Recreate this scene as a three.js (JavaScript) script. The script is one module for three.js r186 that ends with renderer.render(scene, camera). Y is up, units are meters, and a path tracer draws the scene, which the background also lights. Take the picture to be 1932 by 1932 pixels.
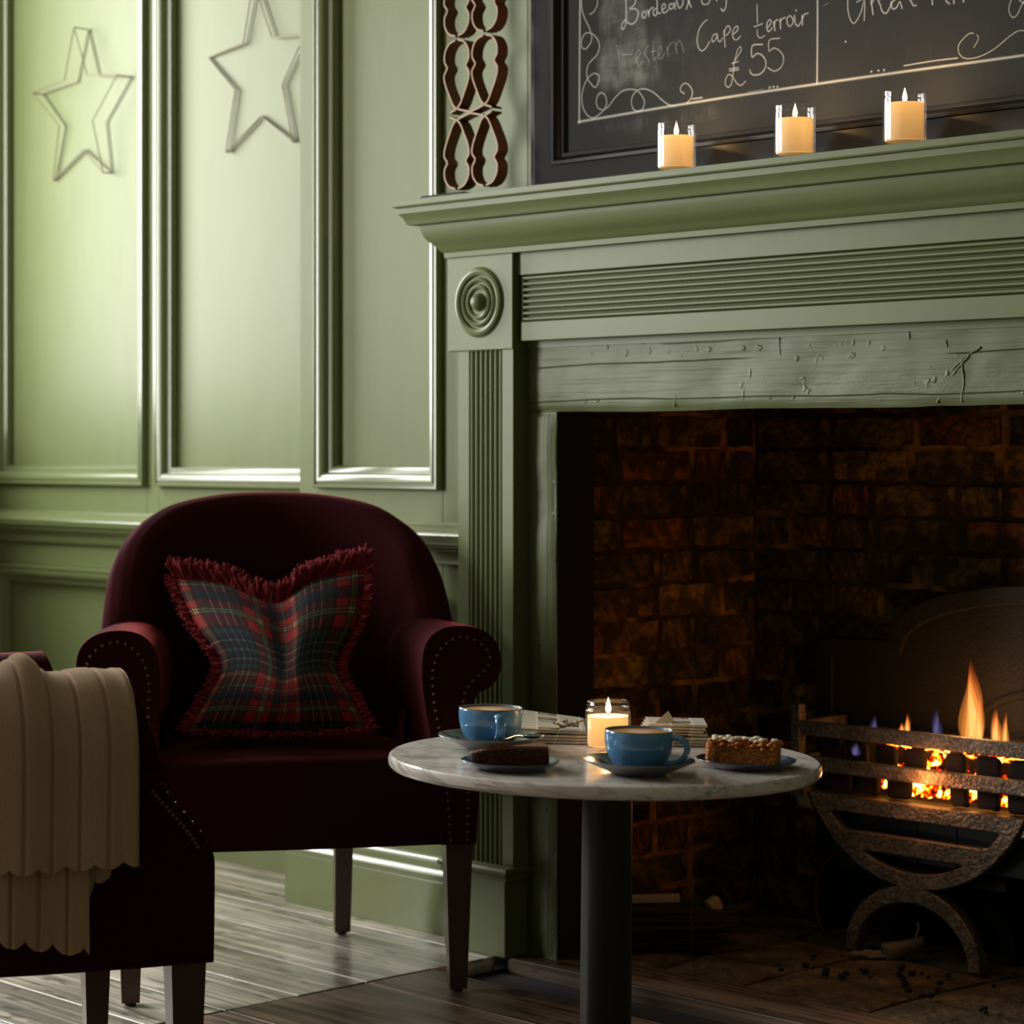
import * as THREE from 'three';
import { RoundedBoxGeometry } from 'three/addons/geometries/RoundedBoxGeometry.js';
import { mergeGeometries, mergeVertices } from 'three/addons/utils/BufferGeometryUtils.js';
import { RectAreaLightUniformsLib } from 'three/addons/lights/RectAreaLightUniformsLib.js';

// ---------------------------------------------------------------- camera, sky, daylight, exposure
const scene = new THREE.Scene();
const FPX = 4500;                                             // focal length for a 1932 px frame
const camera = new THREE.PerspectiveCamera(2 * Math.atan(966 / FPX) * 180 / Math.PI, 1, 0.1, 60);
camera.position.set(0, 1, 0);
camera.setViewOffset(1932, 1932, 0, 118, 1932, 1932);         // lens shifted down: verticals stay vertical
camera.focus = 3.75; camera.userData.fStop = 5.6;
camera.updateProjectionMatrix(); camera.updateMatrixWorld();
const renderer = new THREE.WebGLRenderer({ antialias: true });
renderer.toneMapping = THREE.LinearToneMapping;
renderer.toneMappingExposure = 1.0;
renderer.shadowMap.enabled = true;
RectAreaLightUniformsLib.init();
scene.background = new THREE.Color().setRGB(0.8, 0.88, 0.95);  // flat overcast sky outside the windows

// the room's axes: s runs along the fireplace wall to the right, t out of the wall into the room
const TH = 0.80944, CT = Math.cos(TH), ST = Math.sin(TH);
const P = (s, y, t) => new THREE.Vector3(CT * s - ST * t, y, ST * s + CT * t);
const WIN = [                                                  // daylight windows in the left wall: t0, t1, y0, y1, radiance
  [-3.22, -2.22, 1.08, 2.75, 21],
  [-1.05, 0.25, 0.72, 2.75, 29],
];
const WALL_S = -5.8;
for (const [t0, t1, y0, y1, L] of WIN) {
  const l = new THREE.RectAreaLight(new THREE.Color().setRGB(1.0, 0.98, 0.955), L, t1 - t0 - 0.1, y1 - y0 - 0.1);
  l.name = 'window_daylight';
  l.position.copy(P(WALL_S - 0.13, (y0 + y1) / 2, (t0 + t1) / 2));
  l.lookAt(P(WALL_S + 3, (y0 + y1) / 2, (t0 + t1) / 2));
  scene.add(l);
}

// ---------------------------------------------------------------- helpers
let seed = 7;
const rnd = () => { seed = (seed * 1664525 + 1013904223) >>> 0; return seed / 4294967296; };
const rr = (a, b) => a + (b - a) * rnd();
const hash = (x, y, k = 0) => { let h = (x * 374761393 + y * 668265263 + k * 2147483647) | 0; h = Math.imul(h ^ (h >>> 13), 1274126177); return ((h ^ (h >>> 16)) >>> 0) / 4294967296; };
function vnoise(x, y, per, k = 0) {                            // value noise, tiling after per cells (a number, or one for each axis)
  const [px, py] = Array.isArray(per) ? per : [per, per], xi = Math.floor(x), yi = Math.floor(y), fx = x - xi, fy = y - yi, m = (a, p) => ((a % p) + p) % p;
  const u = fx * fx * (3 - 2 * fx), v = fy * fy * (3 - 2 * fy), x0 = m(xi, px), x1 = m(xi + 1, px), y0 = m(yi, py), y1 = m(yi + 1, py);
  const a = hash(x0, y0, k), b = hash(x1, y0, k), c = hash(x0, y1, k), d = hash(x1, y1, k);
  return a + (b - a) * u + (c - a) * v + (a - b - c + d) * u * v;
}
function fbm(x, y, per, oct = 4, k = 0) { const [px, py] = Array.isArray(per) ? per : [per, per]; let s = 0, a = 0.5, f = 1, n = 0; for (let i = 0; i < oct; i++) { s += a * vnoise(x * f, y * f, [px * f, py * f], k + i); n += a; a *= 0.5; f *= 2; } return s / n; }
const sm = (a, b, x) => { const t = Math.min(1, Math.max(0, (x - a) / (b - a))); return t * t * (3 - 2 * t); };
function dataTex(n, fn, srgb, rep = 1) {
  const d = new Uint8Array(n * n * 4);
  for (let j = 0; j < n; j++) for (let i = 0; i < n; i++) { const c = fn(i / n, j / n), o = (j * n + i) * 4; const a = Array.isArray(c) ? c : [c, c, c]; for (let q = 0; q < 3; q++) d[o + q] = Math.max(0, Math.min(255, Math.round(255 * a[q]))); d[o + 3] = 255; }
  const t = new THREE.DataTexture(d, n, n); t.wrapS = t.wrapT = THREE.RepeatWrapping; t.magFilter = THREE.LinearFilter; t.minFilter = THREE.LinearFilter;
  if (srgb) t.colorSpace = THREE.SRGBColorSpace; t.repeat.set(rep, rep); t.needsUpdate = true; return t;
}
function canvasTex(w, h, draw, srgb = true) {
  const c = document.createElement('canvas'); c.width = w; c.height = h; draw(c.getContext('2d'), w, h);
  const t = new THREE.CanvasTexture(c); t.wrapS = t.wrapT = THREE.RepeatWrapping; if (srgb) t.colorSpace = THREE.SRGBColorSpace; t.needsUpdate = true; return t;
}
const lin = (r, g, b) => new THREE.Color().setRGB(r, g, b);
const std = (o) => new THREE.MeshStandardMaterial(o), phy = (o) => new THREE.MeshPhysicalMaterial(o);
const taken = {};
function numbered(n) { taken[n] = (taken[n] ?? -1) + 1; return taken[n] ? n + '_' + String(taken[n]).padStart(3, '0') : n; }
function mesh(name, geo, mat, parent, label) {
  const m = new THREE.Mesh(geo, mat); m.name = parent ? name : numbered(name); m.castShadow = m.receiveShadow = true;
  if (label) m.userData.label = label; (parent ?? scene).add(m); return m;
}
function tag(o, label, category, group, kind) { o.userData.label = label; o.userData.category = category; if (group) o.userData.group = group; if (kind) o.userData.kind = kind; return o; }
function thing(name, pos, turn, label, category, group) {
  const g = new THREE.Group(); g.name = numbered(name); g.position.copy(pos); g.rotation.y = turn; scene.add(g); return tag(g, label, category, group);
}
function struct(name) { const g = new THREE.Group(); g.name = name; g.rotation.y = -TH; g.userData.kind = 'structure'; scene.add(g); return g; }   // children are given in (s, y, t)
function triUV(g, k = 1, swap = false) {                       // uv in metres from the face's main axis
  const q = g.index ? g.toNonIndexed() : g; if (!q.attributes.normal) q.computeVertexNormals();
  const p = q.attributes.position, n = q.attributes.normal, uv = new Float32Array(p.count * 2);
  for (let i = 0; i < p.count; i += 3) {
    const f = [0, 1, 2].map((c) => Math.abs(n.getComponent(i, c) + n.getComponent(i + 1, c) + n.getComponent(i + 2, c)));
    const ax = f[0] >= f[1] && f[0] >= f[2] ? 0 : f[1] >= f[2] ? 1 : 2;
    for (let j = i; j < i + 3; j++) { let a = ax === 0 ? p.getZ(j) : p.getX(j), b = ax === 1 ? p.getZ(j) : p.getY(j); if (swap) [a, b] = [b, a]; uv[2 * j] = a * k; uv[2 * j + 1] = b * k; }
  }
  q.setAttribute('uv', new THREE.BufferAttribute(uv, 2)); return q;
}
const box = (s0, s1, y0, y1, t0, t1, r = 0.002, k = 1, swap = false) => {
  const w = s1 - s0, h = y1 - y0, d = t1 - t0;
  const g = r > 0 ? new RoundedBoxGeometry(w, h, d, 1, Math.min(r, w / 2.1, h / 2.1, d / 2.1)) : new THREE.BoxGeometry(w, h, d);
  g.translate((s0 + s1) / 2, (y0 + y1) / 2, (t0 + t1) / 2); return triUV(g, k, swap);
};
function grid(nu, nv, fn, o = {}) {                            // fn(u, v) -> [x, y, z]
  const pos = [], uv = [], idx = [];
  for (let j = 0; j <= nv; j++) for (let i = 0; i <= nu; i++) { const p = fn(i / nu, j / nv); pos.push(p[0], p[1], p[2]); uv.push((o.u ?? 1) * i / nu, (o.v ?? 1) * j / nv); }
  for (let j = 0; j < nv; j++) for (let i = 0; i < nu; i++) { const a = j * (nu + 1) + i, b = a + 1, c = a + nu + 1, d = c + 1; idx.push(a, b, d, a, d, c); }
  const g = new THREE.BufferGeometry(); g.setAttribute('position', new THREE.Float32BufferAttribute(pos, 3)); g.setAttribute('uv', new THREE.Float32BufferAttribute(uv, 2)); g.setIndex(idx); g.computeVertexNormals(); return g;
}
function smoothJoin(g, tol = 1e-4) { const q = new THREE.BufferGeometry(); q.setAttribute('position', (g.index ? g.toNonIndexed() : g).attributes.position.clone()); const m = mergeVertices(q, tol); m.computeVertexNormals(); return m; }
function join(list, crease = 0.7) {                            // merges geometries of any make, creased normals, keeps uv
  const l = list.map((g) => { const q = g.index ? g.toNonIndexed() : g.clone(); for (const a of Object.keys(q.attributes)) if (!['position', 'normal', 'uv'].includes(a)) q.deleteAttribute(a); if (!q.attributes.uv) q.setAttribute('uv', new THREE.Float32BufferAttribute(new Float32Array(q.attributes.position.count * 2), 2)); if (!q.attributes.normal) q.computeVertexNormals(); q.morphAttributes = {}; return q; });
  return mergeGeometries(l);
}
function prism(poly, a0, a1, map, k = 1) {                     // closed polygon [[p, q]] swept straight from a0 to a1; map(p, q, a) -> [x, y, z]
  const pos = [], n = poly.length, put = (...v) => v.forEach((x) => pos.push(...x));
  for (let i = 0; i < n; i++) { const A = poly[i], B = poly[(i + 1) % n]; const a = map(...A, a0), b = map(...B, a0), c = map(...B, a1), d = map(...A, a1); put(a, b, c, a, c, d); }
  const tris = THREE.ShapeUtils.triangulateShape(poly.map((v) => new THREE.Vector2(...v)), []);
  for (const [i, j, l] of tris) { put(map(...poly[i], a0), map(...poly[l], a0), map(...poly[j], a0)); put(map(...poly[i], a1), map(...poly[j], a1), map(...poly[l], a1)); }
  const g = new THREE.BufferGeometry(); g.setAttribute('position', new THREE.Float32BufferAttribute(pos, 3)); g.computeVertexNormals(); return triUV(toCreasedNormals(g, 0.6), k);
}
function rectLoop(s0, s1, y0, y1, tBase, prof) {               // mitred moulding round a rectangle; prof [[inward, height]]
  const parts = [], c = (a) => [[s0 + a, y0 + a], [s1 - a, y0 + a], [s1 - a, y1 - a], [s0 + a, y1 - a]], pos = [];
  for (let e = 0; e < 4; e++) for (let i = 0; i + 1 < prof.length; i++) {
    const A = c(prof[i][0]), B = c(prof[i + 1][0]), f = (e + 1) % 4, ha = tBase + prof[i][1], hb = tBase + prof[i + 1][1];
    const a = [...A[e], ha], b = [...A[f], ha], d = [...B[e], hb], q = [...B[f], hb]; pos.push(...a, ...b, ...q, ...a, ...q, ...d);
  }
  const g = new THREE.BufferGeometry(); g.setAttribute('position', new THREE.Float32BufferAttribute(pos, 3)); g.computeVertexNormals(); return triUV(toCreasedNormals(g, 0.6));
}
function toCreasedNormals(geo, angle) {                         // smooth across edges flatter than angle; works at millimetre size
  const g = geo.index ? geo.toNonIndexed() : geo, p = g.attributes.position, n = p.count, fn = [], at = new Map(), A = new THREE.Vector3(), B = new THREE.Vector3(), C = new THREE.Vector3();
  for (let i = 0; i < n; i += 3) { A.fromBufferAttribute(p, i); B.fromBufferAttribute(p, i + 1); C.fromBufferAttribute(p, i + 2); fn.push(new THREE.Vector3().crossVectors(B.sub(A), C.sub(A))); }
  const key = (i) => Math.round(p.getX(i) * 1e5) + '_' + Math.round(p.getY(i) * 1e5) + '_' + Math.round(p.getZ(i) * 1e5);
  for (let i = 0; i < n; i++) { const k = key(i); if (!at.has(k)) at.set(k, []); at.get(k).push(fn[Math.floor(i / 3)]); }
  const out = new Float32Array(n * 3), cos = Math.cos(angle), s = new THREE.Vector3();
  for (let i = 0; i < n; i++) { const f = fn[Math.floor(i / 3)], fl = f.length() || 1e-12; s.set(0, 0, 0); for (const q of at.get(key(i))) if (q.dot(f) > cos * q.length() * fl) s.add(q); if (s.lengthSq() < 1e-24) s.copy(f); s.normalize(); out.set([s.x, s.y, s.z], i * 3); }
  g.setAttribute('normal', new THREE.BufferAttribute(out, 3)); return g;
}
const spline = (pts, closed = false) => new THREE.CatmullRomCurve3(pts.map((p) => new THREE.Vector3(p[0], p[1], p[2] ?? 0)), closed, 'centripetal');
const tube = (pts, r, n = 24, m = 8, closed = false) => new THREE.TubeGeometry(spline(pts, closed), n, r, m, closed);
const lathe = (pts, n = 48) => new THREE.LatheGeometry(pts.map((p) => new THREE.Vector2(...p)), n);
const roundProf = (ctrl, n) => spline(ctrl).getPoints(n).map((p) => [Math.max(p.x, 0), p.y]);
function jitter(g, amp, f = 30, k = 0) {                       // moves vertices by smooth noise, same place same move
  const p = g.attributes.position; for (let i = 0; i < p.count; i++) { const x = p.getX(i), y = p.getY(i), z = p.getZ(i);
    p.setXYZ(i, x + amp * (fbm(y * f + 9.1, z * f + 3.3, 64, 2, k) - 0.5) * 2, y + amp * (fbm(z * f + 5.7, x * f + 1.9, 64, 2, k + 3) - 0.5) * 2, z + amp * (fbm(x * f + 2.2, y * f + 8.4, 64, 2, k + 6) - 0.5) * 2); }
  g.computeVertexNormals(); return g;
}

// ---------------------------------------------------------------- materials
const brushed = dataTex(512, (u, v) => 0.5 + 0.28 * (fbm(u * 64, v * 8, [64, 8], 3, 1) - 0.5) + 0.5 * (fbm(u * 16, v * 12, [16, 12], 4, 5) - 0.5), false);   // brush strokes along v
const brushedX = dataTex(512, (u, v) => 0.5 + 0.28 * (fbm(u * 8, v * 64, [8, 64], 3, 1) - 0.5) + 0.5 * (fbm(u * 12, v * 16, [12, 16], 4, 5) - 0.5), false);
const greenMap = dataTex(512, (u, v) => { const a = fbm(u * 6, v * 4, [6, 4], 4, 11), b = fbm(u * 48, v * 6, [48, 6], 2, 13); const k = 0.94 + 0.1 * (a - 0.5) + 0.07 * (b - 0.5); return [k * 1.0, k, k * (0.97 + 0.06 * a)]; }, false);
const GREEN = [0.140, 0.167, 0.066];
const paint = (rough = 0.32, bump = 0.0007, map = brushed) => phy({ color: lin(...GREEN), map: greenMap, roughness: rough, bumpMap: map, bumpScale: bump, specularIntensity: 0.42 });
const M = {
  wall: paint(0.43, 0.0006), trim: phy({ color: lin(...GREEN), map: greenMap, roughness: 0.27, bumpMap: brushedX, bumpScale: 0.0004, clearcoat: 0.5, clearcoatRoughness: 0.22 }), mantel: paint(0.40, 0.0005, brushedX), rough: null,
};
const crackMap = dataTex(1024, (u, v) => {                      // old timber under paint: long cracks along u, drips and knocks
  let h = 0.6 + 0.16 * (fbm(u * 6, v * 30, [6, 30], 3, 21) - 0.5) + 0.07 * (fbm(u * 90, v * 60, [90, 60], 3, 24) - 0.5) * sm(0.35, 0.65, fbm(u * 4, v * 4, [4, 4], 3, 45));
  for (let c = 0; c < 5; c++) { const y0 = (0.13 + 0.19 * c + 0.05 * (fbm(u * 5, c * 3.1, [5, 64], 3, 27) - 0.5)), on = sm(0.5, 0.6, vnoise(u * 4, c * 2.7, [4, 64], 31)); h -= 0.5 * on * Math.exp(-(((v - y0) / 0.005) ** 2)); }
  h += 0.45 * sm(0.70, 0.84, fbm(u * 60, v * 8, [60, 8], 3, 36)) * sm(0.5, 0.72, fbm(u * 5, v * 3, [5, 3], 2, 39)); return h; }, false);
M.rough = phy({ color: lin(GREEN[0] * 0.8, GREEN[1] * 0.8, GREEN[2] * 0.85), map: greenMap, roughness: 0.45, specularIntensity: 0.5, bumpMap: crackMap, bumpScale: 0.005 });
const velvetNoise = dataTex(256, (u, v) => 0.5 + 0.5 * (fbm(u * 64, v * 64, [64, 64], 3, 41) - 0.5), false);
M.velvet = phy({ color: lin(0.036, 0.0045, 0.0075), roughness: 0.9, sheen: 1, sheenColor: lin(0.70, 0.10, 0.10), sheenRoughness: 0.42, bumpMap: velvetNoise, bumpScale: 0.0008, specularIntensity: 0.15 });
M.legWood = phy({ color: lin(0.050, 0.023, 0.010), roughness: 0.3, clearcoat: 0.4, clearcoatRoughness: 0.25 });
M.brass = std({ color: lin(0.12, 0.09, 0.055), metalness: 1, roughness: 0.42 });
const grain = (k, base, dark, pale) => dataTex(512, (u, v) => {
  const w = fbm(u * 3, v * 5, [3, 5], 3, k) * 0.6; const g = fbm(u * 4 + w, v * 60 + 6 * w, [4, 60], 4, k + 4), m = fbm(u * 6, v * 8, [6, 8], 4, k + 9), sp = sm(0.66, 0.8, fbm(u * 30, v * 40, [30, 40], 2, k + 14));
  const a = sm(0.3, 0.72, g * 0.6 + m * 0.4); return [0, 1, 2].map((i) => (dark[i] + (base[i] - dark[i]) * a + (pale[i] - base[i]) * sm(0.55, 0.8, m) * 0.7) * (1 - 0.35 * sp)); }, true);
const boardBump = dataTex(512, (u, v) => 0.5 + 0.6 * (fbm(u * 4, v * 60, [4, 60], 3, 61) - 0.5) + 0.5 * (fbm(u * 10, v * 12, [10, 12], 3, 66) - 0.5), false);
M.boards = [[0.86, 0.81, 0.74], [0.80, 0.75, 0.68], [0.89, 0.85, 0.78]].map((c, i) => phy({ map: grain(70 + 20 * i, c, c.map((x) => x * 0.55), [0.94, 0.92, 0.88]), roughness: 0.34, bumpMap: boardBump, bumpScale: 0.0008, specularIntensity: 1, clearcoat: 0.9, clearcoatRoughness: 0.22 }));
M.boardsDark = [[0.54, 0.45, 0.37], [0.48, 0.39, 0.31]].map((c, i) => phy({ map: grain(140 + 20 * i, c, c.map((x) => x * 0.5), [0.50, 0.42, 0.35]), roughness: 0.42, bumpMap: boardBump, bumpScale: 0.0012 }));
M.dark = std({ color: lin(0.012, 0.010, 0.009), roughness: 0.85 });
M.ceil = std({ color: lin(0.20, 0.18, 0.15), roughness: 0.9 });
M.soot = std({ color: lin(0.010, 0.008, 0.007), roughness: 1 });
const brickTex = dataTex(512, (u, v) => { const a = fbm(u * 8, v * 8, [8, 8], 5, 171), b = fbm(u * 20, v * 20, [20, 20], 4, 176); const s = sm(0.35, 0.65, a); return [0.22 + 0.26 * s * b * 1.4, 0.17 + 0.20 * s * b * 1.4, 0.11 + 0.10 * s * b * 1.4]; }, true);
const brickBump = dataTex(512, (u, v) => fbm(u * 24, v * 24, [24, 24], 4, 181), false);
M.brick = [[1.3, 1.2, 1.0], [1.7, 0.95, 0.75], [0.5, 0.45, 0.42], [2.3, 2.0, 1.1], [0.8, 0.75, 0.65], [1.6, 1.2, 0.8]].map((c) => std({ color: lin(...c.map((x) => x * 0.8)), map: brickTex, roughness: 0.95, bumpMap: brickBump, bumpScale: 0.004 }));
const mortarTex = dataTex(512, (u, v) => { const a = sm(0.48, 0.66, fbm(u * 5, v * 6, [5, 6], 4, 401)), b = fbm(u * 40, v * 40, [40, 40], 3, 405); return [(0.22 + 0.36 * a) * (0.6 + 0.8 * b), (0.15 + 0.25 * a) * (0.6 + 0.8 * b), (0.09 + 0.11 * a) * (0.6 + 0.8 * b)]; }, true);
M.mortar = std({ map: mortarTex, roughness: 1, bumpMap: brickBump, bumpScale: 0.006 });
const stoneTex = dataTex(512, (u, v) => { const a = fbm(u * 6, v * 6, [6, 6], 5, 191), b = fbm(u * 40, v * 40, [40, 40], 3, 196); const k = 0.5 + 0.7 * (a - 0.5) + 0.4 * (b - 0.5); return [0.50 * k + 0.08, 0.42 * k + 0.07, 0.28 * k + 0.05]; }, true);
M.stone = std({ map: stoneTex, roughness: 0.9, bumpMap: brickBump, bumpScale: 0.006 });
const rustTex = dataTex(256, (u, v) => { const a = fbm(u * 8, v * 8, [8, 8], 4, 201), b = fbm(u * 60, v * 60, [60, 60], 2, 206); const k = 0.8 + 0.55 * (b - 0.5) + 0.4 * (a - 0.5); return [0.56 * k, 0.50 * k, 0.43 * k]; }, true);
const pits = dataTex(256, (u, v) => fbm(u * 60, v * 60, [60, 60], 3, 211), false);
M.iron = std({ map: rustTex, roughness: 0.55, metalness: 0.55, bumpMap: pits, bumpScale: 0.003 });
M.castIron = std({ color: lin(0.0035, 0.003, 0.003), roughness: 0.8, metalness: 0, bumpMap: pits, bumpScale: 0.002 });
M.rust = std({ color: lin(0.17, 0.062, 0.018), roughness: 0.55, metalness: 0.1, bumpMap: pits, bumpScale: 0.001 });
M.rustEdge = std({ color: lin(0.20, 0.11, 0.045), roughness: 0.5, metalness: 0.15 });
M.blackFrame = phy({ color: lin(0.010, 0.009, 0.009), roughness: 0.38, specularIntensity: 0.36 });
M.wire = std({ color: lin(0.11, 0.095, 0.055), roughness: 0.45, metalness: 0.6 });

// ---------------------------------------------------------------- the room: floor, walls, ceiling
const R1 = 1.3, T1 = 2.0, CEIL = 3.0;                           // right end, near end, height
const floor = struct('floor');
mesh('subfloor', box(-6.1, R1 + 0.2, -0.12, -0.03, -4.3, T1 + 0.2, 0), M.dark, floor);
{
  const W = 0.165;
  const board = (s0, s1, t0, t1, mat, dy) => { const g = box(s0, s1, -0.03, dy, t0 + 0.0012, t1 - 0.0012, 0.0014); const uv = g.attributes.uv, o1 = rnd(), o2 = rnd(); for (let i = 0; i < uv.count; i++) uv.setXY(i, uv.getX(i) * 0.55 + o1, uv.getY(i) * 1.6 + o2); mesh('floorboard', g, mat, floor); };
  for (let i = 0; i < 33; i++) {                                // left bay, boards end on the joint at s = -3.43
    const t0 = -3.555 + W * i; if (t0 > T1) break;
    const cut = i < 9 ? -3.432 : -4.3 + 1.4 * hash(i, 3);
    const s0 = -5.8;
    board(s0, cut - 0.003, t0, t0 + W, M.boards[i % 3], -0.0005 * (i % 3));
    let t0r = t0; if (i === 0) continue;
    if (t0r < -3.22) continue;
    let a = cut + 0.003; while (a < R1) { const b = Math.min(R1, a + rr(1.5, 2.4)); board(a, b - 0.003, t0r, Math.min(t0r + W, T1), rnd() < 0.5 ? M.boardsDark[0] : M.boardsDark[1], -0.0008 * ((i + 1) % 3)); a = b; }
  }
  board(-3.40, R1, -3.375, -3.228, M.boardsDark[1], 0.001);      // timber edge before the hearth
}
const ceiling = struct('ceiling');
mesh('ceiling_plaster', box(-6.1, R1 + 0.2, CEIL, CEIL + 0.15, -4.3, T1 + 0.2, 0), M.ceil, ceiling);
const wr = struct('wall_right'); mesh('wall_plaster', box(R1, R1 + 0.2, -0.11, CEIL, -4.3, T1 + 0.2, 0), std({ color: lin(0.16, 0.16, 0.12), roughness: 0.8 }), wr);
const wf = struct('wall_front'); mesh('wall_plaster', box(-6.0, R1, -0.11, CEIL, T1, T1 + 0.2, 0), std({ color: lin(0.22, 0.21, 0.17), roughness: 0.8 }), wf);
const wl = struct('wall_left');
{
  const a = WALL_S - 0.25, b = WALL_S, m = M.wall;
  const ts = [-3.8, ...WIN.flatMap((w) => [w[0], w[1]]), T1];
  for (let i = 0; i < ts.length; i += 2) mesh('wall_pier', box(a, b, -0.11, CEIL, ts[i], ts[i + 1], 0), m, wl);
  for (const [t0, t1, y0, y1] of WIN) { mesh('wall_below_window', box(a, b, -0.11, y0, t0, t1, 0), m, wl); mesh('wall_above_window', box(a, b, y1, CEIL, t0, t1, 0), m, wl); }
}
WIN.forEach(([t0, t1, y0, y1], i) => {
  const w = struct('window_' + (i + 1)), white = std({ color: lin(0.55, 0.55, 0.5), roughness: 0.4 }), a = WALL_S - 0.22, b = WALL_S - 0.16;
  for (const [q0, q1, z0, z1] of [[y0, y0 + 0.06, t0, t1], [y1 - 0.05, y1, t0, t1], [y0, y1, t0, t0 + 0.05], [y0, y1, t1 - 0.05, t1], [(y0 + y1) / 2 - 0.025, (y0 + y1) / 2 + 0.025, t0, t1]]) mesh('window_frame', box(a, b, q0, q1, z0, z1, 0.004), white, w);
  mesh('glazing_bar', box(a + 0.02, b - 0.01, y0, y1, (t0 + t1) / 2 - 0.012, (t0 + t1) / 2 + 0.012, 0.003), white, w);
  mesh('pane', box(WALL_S - 0.196, WALL_S - 0.194, y0, y1, t0, t1, 0), phy({ color: lin(1, 1, 1), transmission: 1, thickness: 0, roughness: 0 }), w);
  mesh('window_sill', box(WALL_S - 0.16, WALL_S + 0.05, y0 - 0.03, y0 + 0.001, t0 - 0.05, t1 + 0.05, 0.006), M.trim, w);
});

// panelled walls: a recess on the left, the chimney wall standing forward of it
const BOLECTION = [[0, 0], [0, 0.014], [0.002, 0.017], [0.008, 0.0172], [0.010, 0.013], [0.0125, 0.013], [0.014, 0.0165], [0.018, 0.0162], [0.025, 0.0138], [0.031, 0.0095], [0.034, 0.004], [0.0345, 0.000], [0.040, -0.0015], [0.0455, -0.004], [0.048, -0.009], [0.050, -0.013], [0.050, -0.026]];
const RAIL = [[0, 0], [0.012, 0], [0.014, 0.004], [0.016, 0.010], [0.0165, 0.020], [0.019, 0.020], [0.0195, 0.027], [0.024, 0.031], [0.029, 0.028], [0.0295, 0.034], [0.034, 0.0375], [0.039, 0.035], [0.0395, 0.041], [0.046, 0.046], [0.052, 0.048], [0.054, 0.058], [0.056, 0.060], [0.054, 0.0635], [0.047, 0.069], [0.038, 0.076], [0.030, 0.081], [0.018, 0.085], [0, 0.085]];   // [out, up]
function panelWall(name, T, s0, s1, panels, opt) {
  const w = struct(name), F = T - 0.024;
  mesh('wall_core', box(s0, s1, -0.11, CEIL, T - 0.15, F, 0), M.wall, w);
  const st = (a, b, c, d, mat = M.wall) => mesh('panel_frame', box(a, b, c, d, F - 0.01, T, 0.0015), mat, w);
  let x = s0;
  for (const [a, b] of panels) { if (a > x) st(x, a, 0.1, CEIL); x = b; }
  if (x < s1) st(x, s1, 0.1, CEIL);
  for (const [a, b, y0, y1] of panels) {
    st(a, b, opt.rail[1] - 0.02, y0); st(a, b, y1, CEIL); st(a, b, opt.dado, opt.rail[0] + 0.02);
    mesh('panel_moulding', rectLoop(a, b, y0, y1, T, BOLECTION), M.trim, w);
    mesh('panel', box(a + 0.05, b - 0.05, y0 + 0.05, y1 - 0.05, F - 0.01, F + 0.0005, 0), M.wall, w);
    mesh('panel_moulding', rectLoop(a - 0.0, b + 0.0, 0.2, opt.dado, T, BOLECTION), M.trim, w);
    st(a, b, 0.1, 0.2);
  }
  mesh('chair_rail', prism(RAIL.map(([o, u]) => [o, opt.rail[0] + u * (opt.rail[1] - opt.rail[0]) / 0.085]), opt.railS[0], opt.railS[1], (o, u, a) => [a, u, T + o]), M.trim, w);
  return w;
}
const wRec = panelWall('wall_back', -3.5, -5.8, -3.9, [[-5.729, -5.012, 0.907, 2.65], [-4.962, -4.22, 0.907, 2.65]], { rail: [0.752, 0.838], dado: 0.690, railS: [-5.8, -4.1] });
mesh('baseboard', box(-5.8, -4.1, 0, 0.11, -3.5, -3.482, 0.002), M.trim, wRec);
const wChim = struct('wall_chimney');
{
  const T = -3.303, F = T - 0.024, L = -4.148, b = (n, ...a) => mesh(n, box(...a), M.wall, wChim);
  b('wall_core', L, -3.42, 0, CEIL, -3.45, F, 0);
  b('wall_core', -3.42, R1, 1.24, CEIL, -3.45, F, 0);
  b('wall_core', -1.9, R1, 0, 1.24, -3.45, F, 0);
  b('panel_frame', L, -4.083, 0, CEIL, F - 0.01, T, 0.002); b('panel_frame', -3.674, -3.42, 0, CEIL, F - 0.01, T, 0.002);
  b('panel_frame', -3.42, R1, 1.24, CEIL, F - 0.01, T, 0.002); b('panel_frame', -1.9, R1, 0, 1.24, F - 0.01, T, 0.002);
  b('panel_frame', -4.083, -3.674, 0.83, 0.916, F - 0.01, T, 0.0015); b('panel_frame', -4.083, -3.674, 2.65, CEIL, F - 0.01, T, 0.0015);
  b('panel_frame', -4.083, -3.674, 0.70, 0.79, F - 0.01, T, 0.0015); b('panel_frame', -4.083, -3.674, 0, 0.22, F - 0.01, T, 0.0015);
  mesh('panel_moulding', rectLoop(-4.083, -3.674, 0.916, 2.65, T, BOLECTION), M.trim, wChim);
  mesh('panel_moulding', rectLoop(-4.083, -3.674, 0.22, 0.70, T, BOLECTION), M.trim, wChim);
  mesh('panel', box(-4.033, -3.724, 0.966, 2.6, F - 0.01, F + 0.0005, 0), M.wall, wChim);
  mesh('chair_rail', prism(RAIL.map(([o, u]) => [o, 0.764 + u]), L - 0.02, -3.545, (o, u, a) => [a, u, T + o]), M.trim, wChim);
  const BASE = [[0, 0], [0.023, 0], [0.023, 0.104], [0.021, 0.108], [0.023, 0.113], [0.024, 0.121], [0.020, 0.128], [0.014, 0.131], [0.0135, 0.136], [0.015, 0.143], [0.013, 0.150], [0.006, 0.156], [0, 0.157]];
  mesh('baseboard', prism(BASE, L - 0.022, -3.57, (o, u, a) => [a, u, T + o]), M.trim, wChim);
  b('wall_return', L, L + 0.1, 0, CEIL, -3.6, F, 0.002);
}

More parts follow.
